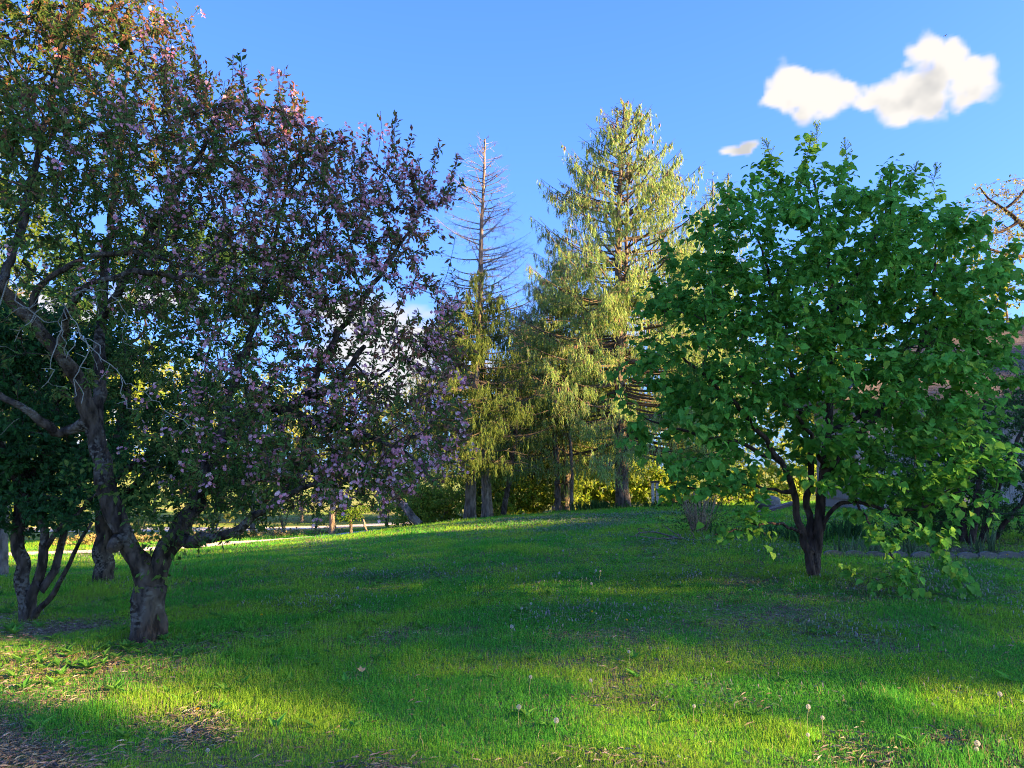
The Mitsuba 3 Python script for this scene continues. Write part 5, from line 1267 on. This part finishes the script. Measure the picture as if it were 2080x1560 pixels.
# ---------------------------------------------------------------- dandelions
def clock(rng):
    m = MB()
    b = trimesh.creation.icosphere(subdivisions=1, radius=0.0045)
    m.add(np.array(b.vertices), b.faces, (0.25, 0.22, 0.14))
    n = 150
    i = np.arange(n) + 0.5
    ph, th = np.arccos(1 - 2 * i / n), np.pi * (1 + 5 ** 0.5) * i
    d = np.stack([np.cos(th) * np.sin(ph), np.sin(th) * np.sin(ph), np.cos(ph)], 1)
    x, y, z = frames(d, rng.normal(0, 1, (n, 3)))
    star = (np.array([[-0.02, 0.2, 0], [0.02, 0.2, 0], [0, 0.82, 0], [-0.2, 0.98, 0.0], [0.2, 0.98, 0.0], [0, 0.98, 0.2], [0, 0.98, -0.2], [0, 0.83, 0.0]]), np.array([[0, 1, 2], [7, 3, 4], [7, 5, 6]]))
    v, f, c = scatter(*star, 0 * d, x, y, z, np.full(n, 0.018), np.full((n, 3), 0.55) * [1, 1, 0.98])
    m.add(v, f, c)
    return m


def yellow_head(rng):
    m = MB()
    n = 60
    th = rng.uniform(0, 2 * np.pi, n)
    d = unit(np.stack([np.cos(th), np.sin(th), rng.uniform(0.1, 1.5, n)], 1))
    x, y, z = frames(d, rng.normal(0, 1, (n, 3)))
    v, f, c = scatter(np.array([[-0.12, 0, 0], [0.12, 0, 0], [0.12, 1, 0], [-0.12, 1, 0]]), np.array([[0, 1, 2], [0, 2, 3]]), 0 * d, x, y, z, rng.uniform(0.012, 0.019, n), tints(rng, n, [(0.75, 0.50, 0.02)], [1], 0.08))
    return m.add(v, f, c)


clocks = [clock(rng).ply('petal_leaf') for _ in range(3)]
yellows = [yellow_head(rng).ply('petal_leaf') for _ in range(2)]


def dandelion(x, y, h, kind, label, group):
    key = thing('dandelion', label, 'flower', group)
    o = on(x, y)
    lean = np.array([rng.normal(0, 0.10), rng.normal(0, 0.08), 1.0]) * h
    c = curve([o - [0, 0, 0.01], o + lean * [0.2, 0.2, 0.5], o + lean], h / 6)
    part(key, 'stem', ply(MB().add(*tube(c, 0.0022, 5)).mesh(), 'stem_skin', smooth=True))
    head = (clocks if kind == 'clock' else yellows)[int(rng.integers(2))]
    s = rng.uniform(0.6, 0.92)
    part(key, 'seed_head' if kind == 'clock' else 'flower_head', {**head, 'to_world': T().translate((o + lean).tolist()).rotate([0, 0, 1], float(rng.uniform(0, 360))).scale(float(s))})


scene['stem_skin'] = {'type': 'twosided', 'bsdf': {'type': 'principled', 'base_color': {'type': 'rgb', 'value': (0.20, 0.22, 0.09)}, 'roughness': 0.6}}
for a, b, where in ((0, 5.5, 'nearest the bottom edge'), (5.5, 9.3, 'in the middle of the lawn'), (9.3, 11.0, 'level with the lilac foot'), (11.0, 30, 'farthest up the rise')):
    for k, (x, y, h) in enumerate(sorted([q for q in DANDELIONS if a <= q[1] < b], key=lambda q: q[0] / q[1])):
        dandelion(x, y, h, 'clock', f'white dandelion seed head, {FROM_LEFT[k]} of those {where}', 'dandelion clocks on the lawn')
for k, (x, y, h) in enumerate(sorted(YELLOWS, key=lambda q: q[0] / q[1])):
    dandelion(x, y, h, 'flower', f'small yellow dandelion flower low in the grass, {FROM_LEFT[k]} of the yellow ones', 'yellow dandelions on the lawn')
leaf = thing('fallen_leaf', 'curled tan dead leaf lying on the sunlit grass left of centre', 'leaf')
lx, ly = LEAF_AT
q = on(lx, ly, 0.045)
lv = np.array([[0, 0, 0], [0.35, 0.15, 0.10], [0.55, 0.5, 0.22], [0.22, 0.6, 0.05], [0, 1, 0.15], [-0.22, 0.6, 0.05], [-0.5, 0.5, 0.25], [-0.35, 0.15, 0.10], [0, 0.4, -0.02]]) * 0.065
scene[leaf] = ply((lv, np.array([[0, 1, 8], [1, 2, 8], [2, 3, 8], [3, 4, 8], [4, 5, 8], [5, 6, 8], [6, 7, 8], [7, 0, 8]])), 'matte', color=np.tile((0.45, 0.26, 0.12), (9, 1)), to_world=T().translate(q.tolist()).rotate([0, 0, 1], 30).rotate([1, 0, 0], 25))

# a small bird high up by the big cloud
bird = thing('bird', 'tiny dark bird in the sky just above the large cloud', 'bird')
bx, by, bz = (47.51, 75, 49.14)
m = MB()
s = trimesh.creation.icosphere(subdivisions=2)
m.add(np.array(s.vertices) * [0.14, 0.04, 0.045], s.faces, (0.03, 0.03, 0.03))
m.add([(0.13, 0, 0.0), (0.20, 0, 0.01), (0.13, 0.02, 0.02), (0.13, -0.02, 0.02)], [(0, 1, 2), (0, 3, 1), (2, 1, 3)], (0.03, 0.03, 0.03))
part(bird, 'body', m.ply('matte', to_world=T().translate([bx, by, bz]).rotate([0, 0, 1], 20)))
for s in (-1, 1):
    w = MB().add([(0.06, 0.03 * s, 0.02), (-0.05, 0.03 * s, 0.02), (0.02, 0.16 * s, 0.09), (-0.07, 0.15 * s, 0.085), (-0.06, 0.29 * s, 0.05), (0.01, 0.16 * s, 0.10)], [(0, 1, 2), (1, 3, 2), (2, 3, 4), (5, 4, 3)], (0.03, 0.03, 0.03))
    part(bird, 'wing', w.ply('matte', to_world=T().translate([bx, by, bz]).rotate([0, 0, 1], 20)))
